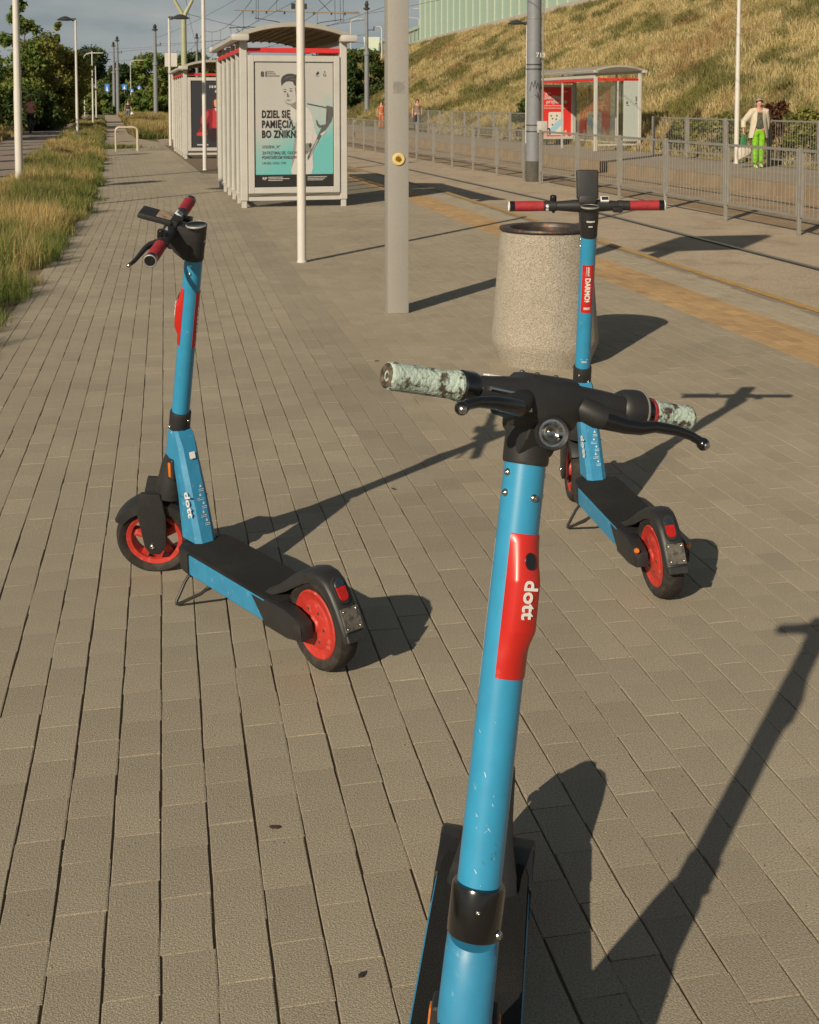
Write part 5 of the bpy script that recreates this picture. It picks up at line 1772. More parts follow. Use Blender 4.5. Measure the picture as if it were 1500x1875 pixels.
# opposite shelter: same make, glass near end, red poster at its far end
def glass_end(pb, x0, x1, z0, z1, y):
    pass
ts = thing('tram_shelter', 'tram shelter on the opposite platform with the bright red poster', 'tram shelter', P(35.45, 13.73), AA + 0.045)
def opp():
    L, W, H = 5.4, 1.47, 2.42
    for x in (0, W):
        for y in (0, L):
            b = NB(); box(b, (x, y, H / 2), (0.105, 0.09, H), bevel=0.01); obj('corner_post', b, M_shelter, ts)
    b = NB(); box(b, (0, L * 0.52, H / 2), (0.05, 0.05, H)); obj('mullion', b, M_shelter, ts)
    for y in (L * 0.33, L * 0.66):
        b = NB(); box(b, (W, y, H / 2 + 0.05), (0.05, 0.05, H - 0.1)); obj('mullion', b, M_shelter, ts)
    for k in range(3):
        b = NB(); box(b, (W, L * (k + 0.5) / 3, 1.2), (0.008, L / 3 - 0.08, 2.0)); obj('glass_pane', b, M_glass, ts, smooth=False)
    b = NB(); box(b, (W * 0.28, 0, 1.2), (W * 0.42, 0.008, 2.0)); obj('glass_pane', b, M_glass, ts, smooth=False)
    b = NB(); box(b, (W * 0.50, 0, 1.2), (0.035, 0.05, 2.1)); obj('mullion', b, M_shelter, ts)
    b = NB(); box(b, (W * 0.60, 0.02, 1.2), (0.02, 0.02, 2.1)); obj('mullion', b, M_darkgap, ts)
    # timetable panel at the right of the near end
    b = NB(); box(b, (W * 0.80, 0, 1.28), (W * 0.33, 0.05, 1.95), bevel=0.005)
    pn = obj('timetable_panel', b, M_infopaper, ts)
    b = NB()
    for (a_, z_, w_, h_) in ((0.72, 1.5, 0.06, 0.08), (0.93, 1.62, 0.04, 0.16), (0.93, 1.48, 0.05, 0.05), (0.74, 1.42, 0.09, 0.02)):
        box(b, (W * a_ - 0.02, -0.028, z_), (w_, 0.003, h_))
    obj('timetable_print', b, M_txt2, pn, smooth=False)
    b = NB()
    box(b, (W / 2, 0, 2.22), (W - 0.105, 0.05, 0.085), bevel=0.004)
    box(b, (W / 2, L, 2.22), (W - 0.105, 0.05, 0.085), bevel=0.004)
    box(b, (-0.005, L / 2, 2.20), (0.05, L - 0.1, 0.085), bevel=0.004)
    obj('red_rail', b, M_shelterred, ts)
    b = NB()
    box(b, (-0.01, L / 2, 2.31), (0.09, L - 0.1, 0.12), bevel=0.01)
    obj('eaves_beam', b, M_shelter, ts)
    b = NB()
    box(b, (W / 2, 0, 0.20), (W - 0.105, 0.045, 0.05))
    box(b, (W, L / 2, 0.20), (0.045, L - 0.1, 0.05))
    obj('bottom_rail', b, M_shelter, ts)
    b = NB()
    n, ov = 18, 0.16
    po = [(-ov + (W + 2 * ov) * k / n, 2.49 + 0.17 * (1 - (2 * k / n - 1) ** 2)) for k in range(n + 1)]
    rg_ = lambda y: [(x, y, z) for x, z in po] + [(x, y, z - 0.055) for x, z in po[::-1]]
    loft(b, [rg_(-0.2), rg_(L + 0.2)])
    rf = obj('roof', b, M_roofsheet, ts, ang=30)
    for s in (0, 1):
        b = NB()
        box(b, (-0.08 if s == 0 else W + 0.08, L / 2, 2.46), (0.16, L + 0.42, 0.085), bevel=0.025, seg=2)
        obj('gutter', b, M_shelter, rf)
    b = NB()
    x0, x1, z0, z1 = 0.06, W - 0.06, 0.22, 2.14
    for x in (x0 + 0.045, x1 - 0.045):
        box(b, (x, L - 0.02, (z0 + z1) / 2), (0.09, 0.12, z1 - z0), bevel=0.006)
    for z in (z0 + 0.045, z1 - 0.045):
        box(b, ((x0 + x1) / 2, L - 0.02, z), (x1 - x0 - 0.18, 0.118, 0.09), bevel=0.006)
    pf = obj('poster_frame', b, M_shelter, ts)
    poster_red(pf, x0 + 0.09, x1 - 0.09, z0 + 0.09, z1 - 0.09, L - 0.06)
opp()

# glass wind screen behind the nearer shelter
w_ = thing('wind_screen', 'thin upright glass screen with a dark edge left of the near shelter', 'glass screen', P(28.9, 1.62), AA)
b = NB(); box(b, (0.55, 0, 1.28), (1.1, 0.012, 2.3)); obj('glass_pane', b, M_glass, w_, smooth=False)
b = NB(); box(b, (0, 0, 1.25), (0.03, 0.04, 2.5)); obj('frame_edge', b, M_galv, w_)
b = NB(); box(b, (1.11, 0, 1.25), (0.03, 0.04, 2.5)); obj('frame_edge', b, M_galv, w_)

# bicycle stand: two bent tube hoops joined
rk = thing('bicycle_stand', 'pale bent-tube bicycle stand on the pavement by the verge', 'bicycle stand', P(38.35, -0.33), AA + 0.045)
M_cream = mat('cream_painted_tube', (0.48, 0.42, 0.33), 0.4, var=0.08)
for y in (0.0, 0.75):
    b = NB()
    pts = [(-0.33, y, 0.0), (-0.33, y, 0.62)] + [(-0.33 + 0.12 - 0.12 * math.cos(a), y, 0.62 + 0.12 * math.sin(a)) for a in np.linspace(0.3, math.pi / 2, 5)] + [(0.33 - 0.12 + 0.12 * math.sin(a), y, 0.62 + 0.12 * math.cos(a)) for a in np.linspace(0, math.pi / 2 - 0.3, 5)] + [(0.33, y, 0.62), (0.33, y, 0.0)]
    tube(b, pts, 0.027, 12)
    obj('hoop', b, M_cream, rk)

# small signs and street lights in the distance
M_signblue = mat('blue_sign_face', (0.03, 0.16, 0.50), 0.4, var=0.05)
def sign(label, x, y, h, w, hgt, m, shape='square'):
    t = thing('road_sign', label, 'road sign', (x, y, 0), 0, 'signs at the far crossing')
    b = NB(); tube(b, [(0, 0, 0), (0, 0, h)], 0.04, 8); obj('post', b, M_galv, t)
    b = NB()
    if shape == 'round':
        lathe(b, [(0, 0), (w / 2, 0), (w / 2, 0.03), (0, 0.03)], 20, frame((0, -0.06, h - hgt / 2), (1, 0, 0), (0, -1, 0)))
    else:
        box(b, (0, -0.06, h - hgt / 2), (w, 0.03, hgt), bevel=0.01)
    f = obj('sign_face', b, m, t)
    b = NB()
    prism(b, [(-w * 0.22, h - hgt * 0.85), (w * 0.22, h - hgt * 0.85), (w * 0.08, h - hgt * 0.4), (0, h - hgt * 0.15), (-w * 0.08, h - hgt * 0.4)], 0.004, Matrix.Translation((0, -0.098, 0)))
    obj('white_symbol', b, M_white, f, smooth=False)
sign('tall narrow blue sign, leftmost of those at the far crossing', -40.3, 161.5, 3.95, 0.62, 1.1, M_signblue)
sign('blue sign on a thin post in the middle of the far crossing', -38.0, 161.5, 3.9, 0.66, 0.75, M_signblue)
sign('lower blue sign next to the curved street light', -36.9, 161.0, 3.3, 0.5, 0.5, M_signblue)
sign('round blue sign, rightmost of those at the far crossing', -35.7, 160.0, 3.75, 0.56, 0.6, M_signblue, 'round')
bd = thing('notice_board', 'blank grey board on a post beside the farther shelter lamp post', 'notice board', P(50.5, 1.60), AA + 0.045)
b = NB(); tube(b, [(0.1, 0, 0), (0.1, 0, 2.8)], 0.035, 8); obj('post', b, M_lamppost, bd)
b = NB(); box(b, (0.06, -0.05, 3.24), (0.50, 0.05, 0.56), bevel=0.01); obj('board', b, M_lamppost, bd)

def curved_light(label, x, y, z, h, reach, r=0.06):
    t = thing('street_light', label, 'street light', (x, y, z), 0, 'distant curved street lights')
    b = NB()
    pts = [(0, 0, 0), (0, 0, h * 0.5), (0, 0, h * 0.93)] + [(reach * 0.55 * (1 - math.cos(a)), 0, h * 0.93 + h * 0.07 * math.sin(a)) for a in np.linspace(0.3, 1.4, 5)] + [(reach, 0, h)]
    tube(b, pts, [r * 1.2, r] + [r * 0.8] * (len(pts) - 2), 8)
    obj('pole', b, M_lamppost, t)
    b = NB(); box(b, (reach * 1.1, 0, h), (abs(reach) * 0.5, 0.2, 0.09), bevel=0.03); obj('lamp_head', b, M_lamppost, t)
    return t
curved_light('white curved street light beyond the far end of the verge', -35.7, 133.0, 0, 6.9, 1.6)
curved_light('white curved street light in the middle of the far crossing', -40.5, 176.0, 0, 7.6, 1.4)
curved_light('first thin curved light above the barrier, beside the shelter roof', -6.3, 130.0, 4.0, 6.4, 1.4, 0.05)
curved_light('second thin curved light above the barrier, left of the grey column', -2.9, 127.0, 3.0, 6.4, -0.4, 0.07)
curved_light('thin light on the barrier just right of the grey column', 1.1, 140.0, 8.0, 3.2, -1.2, 0.05)
curved_light('thin light at the end of the taller barrier', 2.0, 134.0, 8.2, 3.6, -1.2, 0.05)

# distant masts
def far_mast(label, x, y, h, r=0.2, z=0.0):
    t = thing('catenary_mast', label, 'mast', (x, y, z), 0, 'tram catenary masts')
    b = NB()
    lathe(b, [(0, 0), (r, 0), (r * 0.95, h * 0.6), (r * 1.25, h * 0.6 + 0.05), (r * 1.25, h * 0.6 + 0.3), (r * 0.75, h * 0.6 + 0.35), (r * 0.6, h), (0, h)], 14)
    obj('mast_tube', b, M_mast, t)
    b = NB()
    lathe(b, [(0, h), (r * 1.3, h), (r * 1.3, h + 0.12), (r * 0.5, h + 0.16), (r * 0.9, h + 0.35), (r * 0.3, h + 0.6), (0, h + 0.62)], 10)
    box(b, (0.3, 0, h - 1.4), (0.5, 0.06, 0.06)); box(b, (0.5, 0, h - 1.3), (0.08, 0.08, 0.3))
    obj('insulator', b, M_darkgap, t)
    return t
far_mast('thin far mast at left of the pair over the hedge', -36.1, 148.0, 8.3, 0.20)
far_mast('thin far mast at right of the pair over the hedge', -35.4, 147.0, 8.9, 0.22)
far_mast('blue-grey mast at the end of the rough grass, left of the notice board', -24.1, 115.0, 8.3, 0.22)
far_mast('far thin mast above the farther shelter roof', -24.0, 137.0, 8.7, 0.18)
far_mast('dark mast rising over the trees between shelter and grey column', -2.96, 84.0, 7.9, 0.17)
# forked pale green mast
fm = thing('forked_mast', 'pale green mast forking into a Y above the farther shelter', 'mast', (-11.15, 60.0, 0))
M_pgreen = mat('pale_green_paint', (0.34, 0.36, 0.22), 0.5, var=0.1)
b = NB()
tube(b, [(0, 0, 0), (0, 0, 3.0), (0, 0, 5.75)], [0.17, 0.15, 0.13], 14)
for s in (-1, 1):
    tube(b, [(0, 0, 5.6), (s * 0.12, 0, 5.95), (s * 0.42, 0, 6.5), (s * 0.52, 0, 7.1), (s * 0.50, 0, 9.0)], [0.12, 0.10, 0.085, 0.08, 0.07], 12)
obj('forked_tube', b, M_pgreen, fm)

# bracket mast on the centre line, and the overhead line
bm_ = thing('catenary_mast', 'tram mast hidden behind the white post, carrying the beige cross arm over the shelter', 'mast', P(57.5, 8.0, TRACK_Z), heading(57), 'tram catenary masts')
b = NB(); lathe(b, [(0, 0), (0.14, 0), (0.12, 5), (0.09, 9.2), (0, 9.2)], 16); obj('mast_tube', b, M_mast, bm_)
b = NB(); tube(b, [(-3.05, 0, 6.08), (2.95, 0, 6.02)], 0.034, 8); arm = obj('cross_arm', b, M_wirepole, bm_)
b = NB()
for s in (-1, 1):
    tube(b, [(0, 0, 7.6), (s * 1.5, 0, 6.05), (s * 2.9, 0, 6.07)], 0.016, 6)
    tube(b, [(0, 0, 5.1), (s * 1.0, 0, 5.55), (s * 2.1, 0, 5.72)], 0.02, 6)
    for x in (0.7, 1.55, 2.2):
        tube(b, [(s * x, 0, 6.06), (s * x, 0, 5.92)], 0.045, 6)
    box(b, (s * 0.28, 0, 6.3), (0.18, 0.1, 0.26))
for x in (-2.0, -1.9, 1.7, 1.95, 2.1):
    tube(b, [(x, 0, 8.6), (x * 1.02, 0, 5.6)], 0.012, 5)
obj('bracing', b, M_wire, bm_)
b = NB()
def wire(u0, u1, v, z, sag=0.25, r=0.012):
    n_ = 8
    tube(b, [P(u0 + (u1 - u0) * k / n_, v, z - sag * 4 * (k / n_) * (1 - k / n_)) for k in range(n_ + 1)], r * 1.0, 5, caps=False)
for v in (6.08, 9.97):
    for u0, u1 in ((-2, 26), (26, 57.5), (57.5, 90), (90, 125), (125, 170)):
        wire(u0, u1, v, 5.35, 0.02, 0.007 * (1 + u0 / 80 if u0 > 0 else 1))
        wire(u0, u1, v, 6.75, 0.75, 0.0075 * (1 + u0 / 80 if u0 > 0 else 1))
        for k in range(1, 5):
            s_ = k / 5
            u = u0 + (u1 - u0) * s_
            zt = 6.75 - 0.75 * 4 * s_ * (1 - s_)
            tube(b, [P(u, v, 5.33), P(u, v, zt)], 0.005 * (1 + max(u0, 0) / 80), 4, caps=False)
# cross-span wires
for a_, c_ in (((-36.1, 148, 8.0), (-3, 84, 7.2)), ((-24.1, 115, 7.0), (-2.96, 84, 7.3)), ((-24.1, 115, 6.2), (-3, 84, 6.2)), ((-24, 137, 7.8), (-11.1, 60, 7.0)), ((-60, 148, 6.6), (-24, 115, 6.6)), ((-60, 140, 5.4), (-24, 115, 5.7)), ((-2.96, 84, 7.6), (12, 60, 9.5)), ((-11.1, 60, 6.9), (3.0, 44, 8.0)), ((-24, 115, 7.6), (-5, 57, 8.2)), ((-11.1, 60, 5.9), (-2.96, 84, 5.6)), ((-5.5, 57, 7.0), (5, 75, 8.6))):
    a_, c_ = Vector(a_), Vector(c_)
    tube(b, [a_.lerp(c_, k / 6) - Vector((0, 0, 0.35 * 4 * (k / 6) * (1 - k / 6))) for k in range(7)], 0.011, 4, caps=False)
ow = obj('overhead_line', b, M_wire, None)
tag(ow, 'thin dark overhead tram wires strung between the masts', 'overhead wires')

# pantograph-like contact frame seen over the shelter roof
tr = thing('signal_frame', 'small dark wire frame on a post just above the left end of the shelter roof', 'signal frame', (-8.9, 66.0, 0))
b = NB(); tube(b, [(0.25, 0, 0), (0.25, 0, 3.4)], 0.07, 8); tube(b, [(-0.25, 0, 3.95), (0.0, 0, 3.5), (0.25, 0, 3.4), (0.5, 0, 3.5), (0.62, 0, 3.95)], 0.05, 8); obj('cradle', b, M_wire, tr)
b = NB(); tube(b, [(-0.9, 0, 5.55), (0.1, 0, 5.60), (1.3, 0, 5.55)], 0.028, 6); tube(b, [(-0.5, 0, 5.5), (-0.3, 0, 5.3), (1.3, 0, 5.3)], 0.02, 6); tube(b, [(-0.2, 0, 5.55), (0.1, 0, 4.6), (0.25, 0, 3.4)], 0.012, 6); obj('top_bow', b, M_wire, tr)

# noise barrier along the crest of the embankment
M_barrier = mat('pale_green_barrier_panel', (0.34, 0.46, 0.35), 0.35, var=0.06, scale=0.4, coat=0.2)
M_barrier2 = mat('pale_barrier_post', (0.44, 0.50, 0.42), 0.4, var=0.06)
M_plinth = mat('barrier_plinth_concrete', (0.40, 0.36, 0.32), 0.8, var=0.1, scale=1)
def crest_z(u):
    return 7.9 - 0.012 * max(0, u - 70)
nb = thing('noise_barrier', 'tall pale green panel wall along the top of the grassy slope', 'noise barrier', P(50, 29.7, 6))
o0 = P(50, 29.7, 6)
u = 50.0
pm_, po_ = None, None
while u < 119:
    a_ = P(u, 29.7, crest_z(u) - 0.3) - o0
    b = NB(); box(b, (0, 0, 2.75), (0.10, 1.94, 4.1)); 
    if pm_ is None:
        pm_ = obj('panel', b, M_barrier, nb, smooth=False); k_ = pm_
    else:
        b.free(); k_ = bpy.data.objects.new('panel', pm_.data); col.objects.link(k_); k_.parent = nb
    k_.location = a_; k_.rotation_euler = (0, 0, heading(u))
    b = NB(); box(b, (-0.04, 1.0, 2.45), (0.16, 0.06, 4.8))
    if po_ is None:
        po_ = obj('panel_post', b, M_barrier2, nb, smooth=False); k_ = po_
    else:
        b.free(); k_ = bpy.data.objects.new('panel_post', po_.data); col.objects.link(k_); k_.parent = nb
    k_.location = a_; k_.rotation_euler = (0, 0, heading(u))
    u += 2.0
b = NB(); box(b, (0, 0, 0), (0.3, 1.0, 1.0)); b.free()
o = strip_mesh('plinth', np.arange(49, 120, 3.0), 29.40, 29.62, 0, M_plinth, parent=None)
bpy.data.objects.remove(o)
b = NB()
uu_ = np.arange(49, 121, 2.0)
loft(b, [[P(q, 29.50, crest_z(q) - 0.6) - o0, P(q, 29.72, crest_z(q) - 0.6) - o0, P(q, 29.72, crest_z(q) + 0.45) - o0, P(q, 29.50, crest_z(q) + 0.45) - o0] for q in uu_])
obj('plinth', b, M_plinth, nb, smooth=False)
# lower descending barrier beyond it, with a railing on top
nb2 = thing('noise_barrier', 'lower pale green wall sloping down behind the grey column towards the trees', 'noise barrier', P(119, 29.9, 5))
o0 = P(119, 29.9, 5)
b = NB(); b2 = NB()
for k in range(24):
    q0, q1 = 119 + 3 * k, 119 + 3 * (k + 1)
    top = lambda q: 9.35 - (q - 119) * 0.036
    base_ = lambda q: 4.2
    bq = NB()
    loft(bq, [[P(q0, 29.8, base_(q0)) - o0, P(q0, 29.95, base_(q0)) - o0, P(q0, 29.95, top(q0)) - o0, P(q0, 29.8, top(q0)) - o0], [P(q1 - 0.06, 29.8, base_(q1)) - o0, P(q1 - 0.06, 29.95, base_(q1)) - o0, P(q1 - 0.06, 29.95, top(q1)) - o0, P(q1 - 0.06, 29.8, top(q1)) - o0]])
    obj('panel', bq, M_barrier, nb2, smooth=False)
b.free(); b2.free()
b = NB()
for k in range(20):
    q = 120 + 1.6 * k
    tube(b, [P(q, 29.7, 9.35 - (q - 119) * 0.036 - 1.5) - o0, P(q, 29.7, 9.35 - (q - 119) * 0.036 - 0.35) - o0], 0.05, 5)
tube(b, [P(q, 29.7, 9.35 - (q - 119) * 0.036 - 0.4) - o0 for q in np.arange(119, 153, 4)], 0.05, 5)
obj('railing', b, M_galv, nb2)
fp = thing('barrier_pylon', 'pale flared pillar standing in the gap of the barrier by the dark mast', 'pillar', (-4.3, 138.0, 0))
b = NB(); loft(b, [[(-s_, -0.3, z_), (s_, -0.3, z_), (s_, 0.3, z_), (-s_, 0.3, z_)] for s_, z_ in ((0.45, 0), (0.5, 5.0), (0.75, 7.6), (0.95, 8.9))]); obj('pillar', b, mat('pale_concrete', (0.50, 0.56, 0.46), 0.7), fp, smooth=False)

# ================================================================== trees
def leaf_cloud(name, centres, radii, n, size, cols, parent, m=None, squash=0.8):
    """leaves scattered through clumps; each leaf its own folded quad"""
    m = m or M_leaf
    centres = np.array(centres); radii = np.array(radii)
    w = radii ** 2; w = w / w.sum()
    ci = rng.choice(len(centres), n, p=w)
    d = rng.normal(0, 1, (n, 3)); d /= np.linalg.norm(d, axis=1)[:, None]
    rr = radii[ci] * (rng.random(n) ** 0.42) * rng.uniform(0.75, 1.12, n)
    p = centres[ci] + d * rr[:, None] * np.array([1, 1, squash])
    nrm = d * 0.5 + rng.normal(0, 0.6, (n, 3)) + np.array([0, 0, 0.35]); nrm /= np.linalg.norm(nrm, axis=1)[:, None]
    t1 = np.cross(nrm, rng.normal(0, 1, (n, 3))); t1 /= np.linalg.norm(t1, axis=1)[:, None]
    t2 = np.cross(nrm, t1)
    s = size * rng.uniform(0.6, 1.4, n)
    V = np.stack([p - t1 * s[:, None], p + t2 * (s * 0.45)[:, None], p + t1 * s[:, None], p - t2 * (s * 0.45)[:, None]], axis=1)
    F = np.arange(n * 4).reshape(n, 4)
    cm = rng.random(len(centres))
    ct = cols[0][None] * (1 - cm[ci])[:, None] + cols[1][None] * cm[ci][:, None]
    ct = ct * (1 + rng.normal(0, 0.2, n))[:, None]
    yl = rng.random(n) < 0.06
    ct[yl] = cols[2]
    return np_mesh(name, V.reshape(-1, 3), F, colr=np.repeat(ct, 4, axis=0), m=m, parent=parent)
LG = [np.array([0.10, 0.165, 0.036]), np.array([0.21, 0.26, 0.055]), np.array([0.17, 0.13, 0.04])]
LD = [np.array([0.042, 0.078, 0.022]), np.array([0.095, 0.128, 0.034]), np.array([0.10, 0.10, 0.03])]
LO = [np.array([0.12, 0.15, 0.036]), np.array([0.25, 0.25, 0.06]), np.array([0.26, 0.20, 0.06])]
def tree(label, x, y, h, rad, cols, n=7000, size=0.12, kind='round', cat='tree', name='broadleaf_tree', low=0.25, group=None, z=0.0):
    t = thing(name, label, cat, (x, y, z), 0, group)
    cs, rs = [], []
    nc = {'slim': 34, 'cone': 80, 'bush': 26}.get(kind, 44)
    for k in range(nc):
        f = rng.random()
        if kind == 'cone':
            zz = low + (1 - low) * f
            R = rad * (1 - f) ** 0.8 * 0.9 + 0.12
        elif kind == 'slim':
            zz = low + (1 - low) * f
            R = rad * (0.7 - 0.55 * f) * (0.6 + 0.5 * math.sin(f * 14))
        elif kind == 'bush':
            zz = 0.08 + 0.75 * f
            R = rad * math.sqrt(max(0.05, 1 - (f * 0.9) ** 2))
        else:
            zz = low + (1 - low) * f * 0.92
            R = rad * math.sin(math.pi * (0.12 + 0.80 * f)) ** 0.7
        a = rng.random() * 2 * math.pi
        r_ = R * math.sqrt(rng.random())
        cs.append((r_ * math.cos(a), r_ * math.sin(a), zz * h))
        rs.append(max(0.18, rad * (rng.uniform(0.20, 0.40) if kind != 'cone' else rng.uniform(0.14, 0.26)) * (1.0 if kind not in ('cone', 'slim') else (1.15 - 0.6 * f))))
    leaf_cloud('crown', cs, rs, n, size, cols, t)
    b = NB()
    top = h * (0.75 if kind != 'bush' else 0.45)
    pts = [(0, 0, -0.1)] + [(rng.normal(0, 0.03) * h * s_, rng.normal(0, 0.03) * h * s_, top * s_) for s_ in (0.3, 0.6, 1.0)]
    tube(b, pts, [0.022 * h, 0.017 * h, 0.012 * h, 0.004 * h], 8)
    for k in range(6):
        c = cs[k * 2]
        s_ = rng.uniform(0.25, 0.6)
        tube(b, [(pts[1][0], pts[1][1], top * s_), (c[0] * 0.6, c[1] * 0.6, (top * s_ + c[2]) / 2 + 0.1), c], [0.009 * h, 0.006 * h, 0.002 * h], 6)
    obj('trunk', b, M_bark, t)
    return t
tree('leafy green tree at the far left edge behind the thick lamp post', -20.6, 54, 5.9, 2.3, LG, 15000, 0.11, low=0.1)
tree('tall pointed conifer-like green tree just right of the thick lamp post', -21.2, 66, 7.3, 2.6, LG, 14000, 0.12, kind='cone', low=0.05)
tree('dense olive green tree right of the pointed one', -20.9, 70, 5.4, 2.3, LO, 15000, 0.12, low=0.05)
tree('slim spindly young tree rising above the olive thicket', -22.6, 78, 6.6, 0.8, LO, 3500, 0.11, kind='slim', low=0.35)
tree('brownish bushy tree at the right end of the left thicket', -25.4, 88, 5.2, 2.3, LO, 13000, 0.14, low=0.05)
tree('dark rounded shrub at the bend of the cycle path', -27.3, 92, 2.9, 1.8, LD, 9000, 0.13, kind='bush', name='dark_shrub', cat='shrub')
tree('dark low shrub under the left trees beside the cyclist', -20.5, 64, 2.6, 2.0, LD, 9000, 0.12, kind='bush', name='dark_shrub', cat='shrub')
tree('green tree on the left edge in front of the thicket', -17.8, 47, 4.3, 1.9, LG, 11000, 0.10, low=0.05)
# trees just outside the frame whose shadows stripe the cycle path
for k in range(15):
    p = P(12.5 + 4.0 * k + 0.6 * math.sin(k * 3.7), -7.1 + 0.35 * math.sin(k * 1.9))
    tree('young roadside tree left of the cycle path, outside the picture', p.x, p.y, 4.9 + 0.5 * math.sin(k * 2.1), 0.62, LG, 1300, 0.11, low=0.30, kind='slim', name='young_tree', group='young trees left of the cycle path')
lamp_post(0, 0, 'lamp post left of the picture whose thin shadow crosses the pavement before the shelter', h=4.9, r0=0.055, loc=(-7.4, 13.2, 0))
# far trees behind the crossing
for k, (x, y, h, r, c_) in enumerate(((-63, 232, 11.8, 7.0, LD), (-71, 228, 9.5, 6, LD), (-52.5, 226, 8.8, 5.2, LD), (-46.5, 222, 10.6, 5.6, LG), (-40.5, 224, 10.8, 5.5, LD), (-57, 240, 7.6, 4.5, LD), (-35.0, 226, 9.6, 4.5, LG), (-30.0, 230, 9.0, 4.0, LD), (-24.5, 228, 7.0, 4.2, LG), (-19, 232, 6.6, 4.2, LD), (-12, 236, 6.4, 4.6, LD))):
    lab = ['tallest dark tree on the far left skyline, behind the lamp heads', 'dark tree behind the left thicket on the skyline', 'small dark tree left of the centre skyline', 'broad rounded green tree in the centre of the far skyline', 'broad dark tree behind the curved street light', 'low dark tree in the dip of the far skyline', 'green skyline tree left of the blue-grey mast', 'dark skyline tree behind the notice board', 'low green skyline tree seen over the farther shelter', 'low dark skyline tree between the two shelters', 'low skyline tree mostly hidden by the near shelter'][k]
    tree(lab, x, y, h, r, c_, 9000, 0.42, low=0.02, name='broadleaf_tree')
# hedge of shrubs at the far crossing
for k in range(14):
    x = -47.5 + 2.1 * k
    tree('green shrub in the hedge that closes the far end of the path', x, 150 + rng.normal(0, 2), 3.0 + rng.normal(0, 0.35), 2.1, LG if k % 3 else LD, 4200, 0.24, kind='bush', name='hedge_shrub', cat='shrub', group='shrubs of the far hedge')
# dark trees beyond the fence right of the near shelter
for k, (x, y, h, r, c_) in enumerate(((-6.6, 100, 5.6, 2.6, LD), (-3.7, 98, 5.9, 2.5, LD), (-1.4, 102, 5.2, 2.3, LD), (-9.6, 104, 5.0, 2.6, LD), (-5.0, 92, 3.6, 2.3, LD), (-1.9, 93, 3.2, 1.9, LD))):
    tree(['dark tree right beside the near shelter roof edge', 'tallest dark tree between the near shelter and the grey column', 'dark tree partly hidden by the grey column', 'dark tree mostly behind the near shelter', 'low dark bush below the trees right of the shelter', 'low dark bush beside the grey column'][k], x, y, h, r, c_, 12000, 0.16, low=0.02, kind='round' if k < 4 else 'bush')
# shrubs on the slope foot behind the railing
for k, (u, v, h, r, c_, lab) in enumerate(((33.0, 15.6, 1.0, 0.8, LO, 'dark green shrub at the slope foot right of the opposite shelter'), (30.6, 15.6, 1.15, 0.8, LO, 'green shrub behind the railing left of the tall white post'), (27.0, 15.9, 1.2, 0.9, LO, 'green bush behind the woman with green trousers'), (24.9, 15.4, 1.1, 0.8, LD, 'dark bush behind the railing at the right edge'), (29.0, 16.0, 1.5, 0.32, [RUST * 0.5, np.array([0.09, 0.03, 0.02]), RUST], 'reddish brown shrub just left of the tall white post'), (46, 15.6, 1.6, 1.0, [RUST * 0.45, DGREEN, RUST], 'brownish weeds behind the left railing'))):
    p = P(u, v)
    tree(lab, p.x, p.y, h, r, c_, 3500, 0.06 if u < 40 else 0.09, kind='bush', name='shrub', cat='shrub', z=max(0, float(emb_z(u, v))) - 0.1)

# ================================================================== people
M_skin = mat('skin', (0.50, 0.27, 0.19), 0.6, var=0.06, scale=12)
M_hairgrey = mat('grey_brown_hair', (0.30, 0.26, 0.23), 0.8, var=0.25, scale=60)
def skinned(name, verts, edges, radii, m, parent, sub=2, root_i=0):
    me = bpy.data.meshes.new(name)
    me.from_pydata([Vector(v) for v in verts], edges, [])
    o = bpy.data.objects.new(name, me)
    col.objects.link(o)
    o.parent = parent
    me.materials.append(m)
    md = o.modifiers.new('skin', 'SKIN')
    me.skin_vertices[0].data
    for i, r in enumerate(radii):
        sv = me.skin_vertices[0].data[i]
        sv.radius = r if hasattr(r, '__len__') else (r, r)
        sv.use_root = (i == root_i)
    md.use_smooth_shade = True
    ms = o.modifiers.new('sub', 'SUBSURF')
    ms.levels = sub; ms.render_levels = sub
    return o
def ensure_skin(me):
    pass
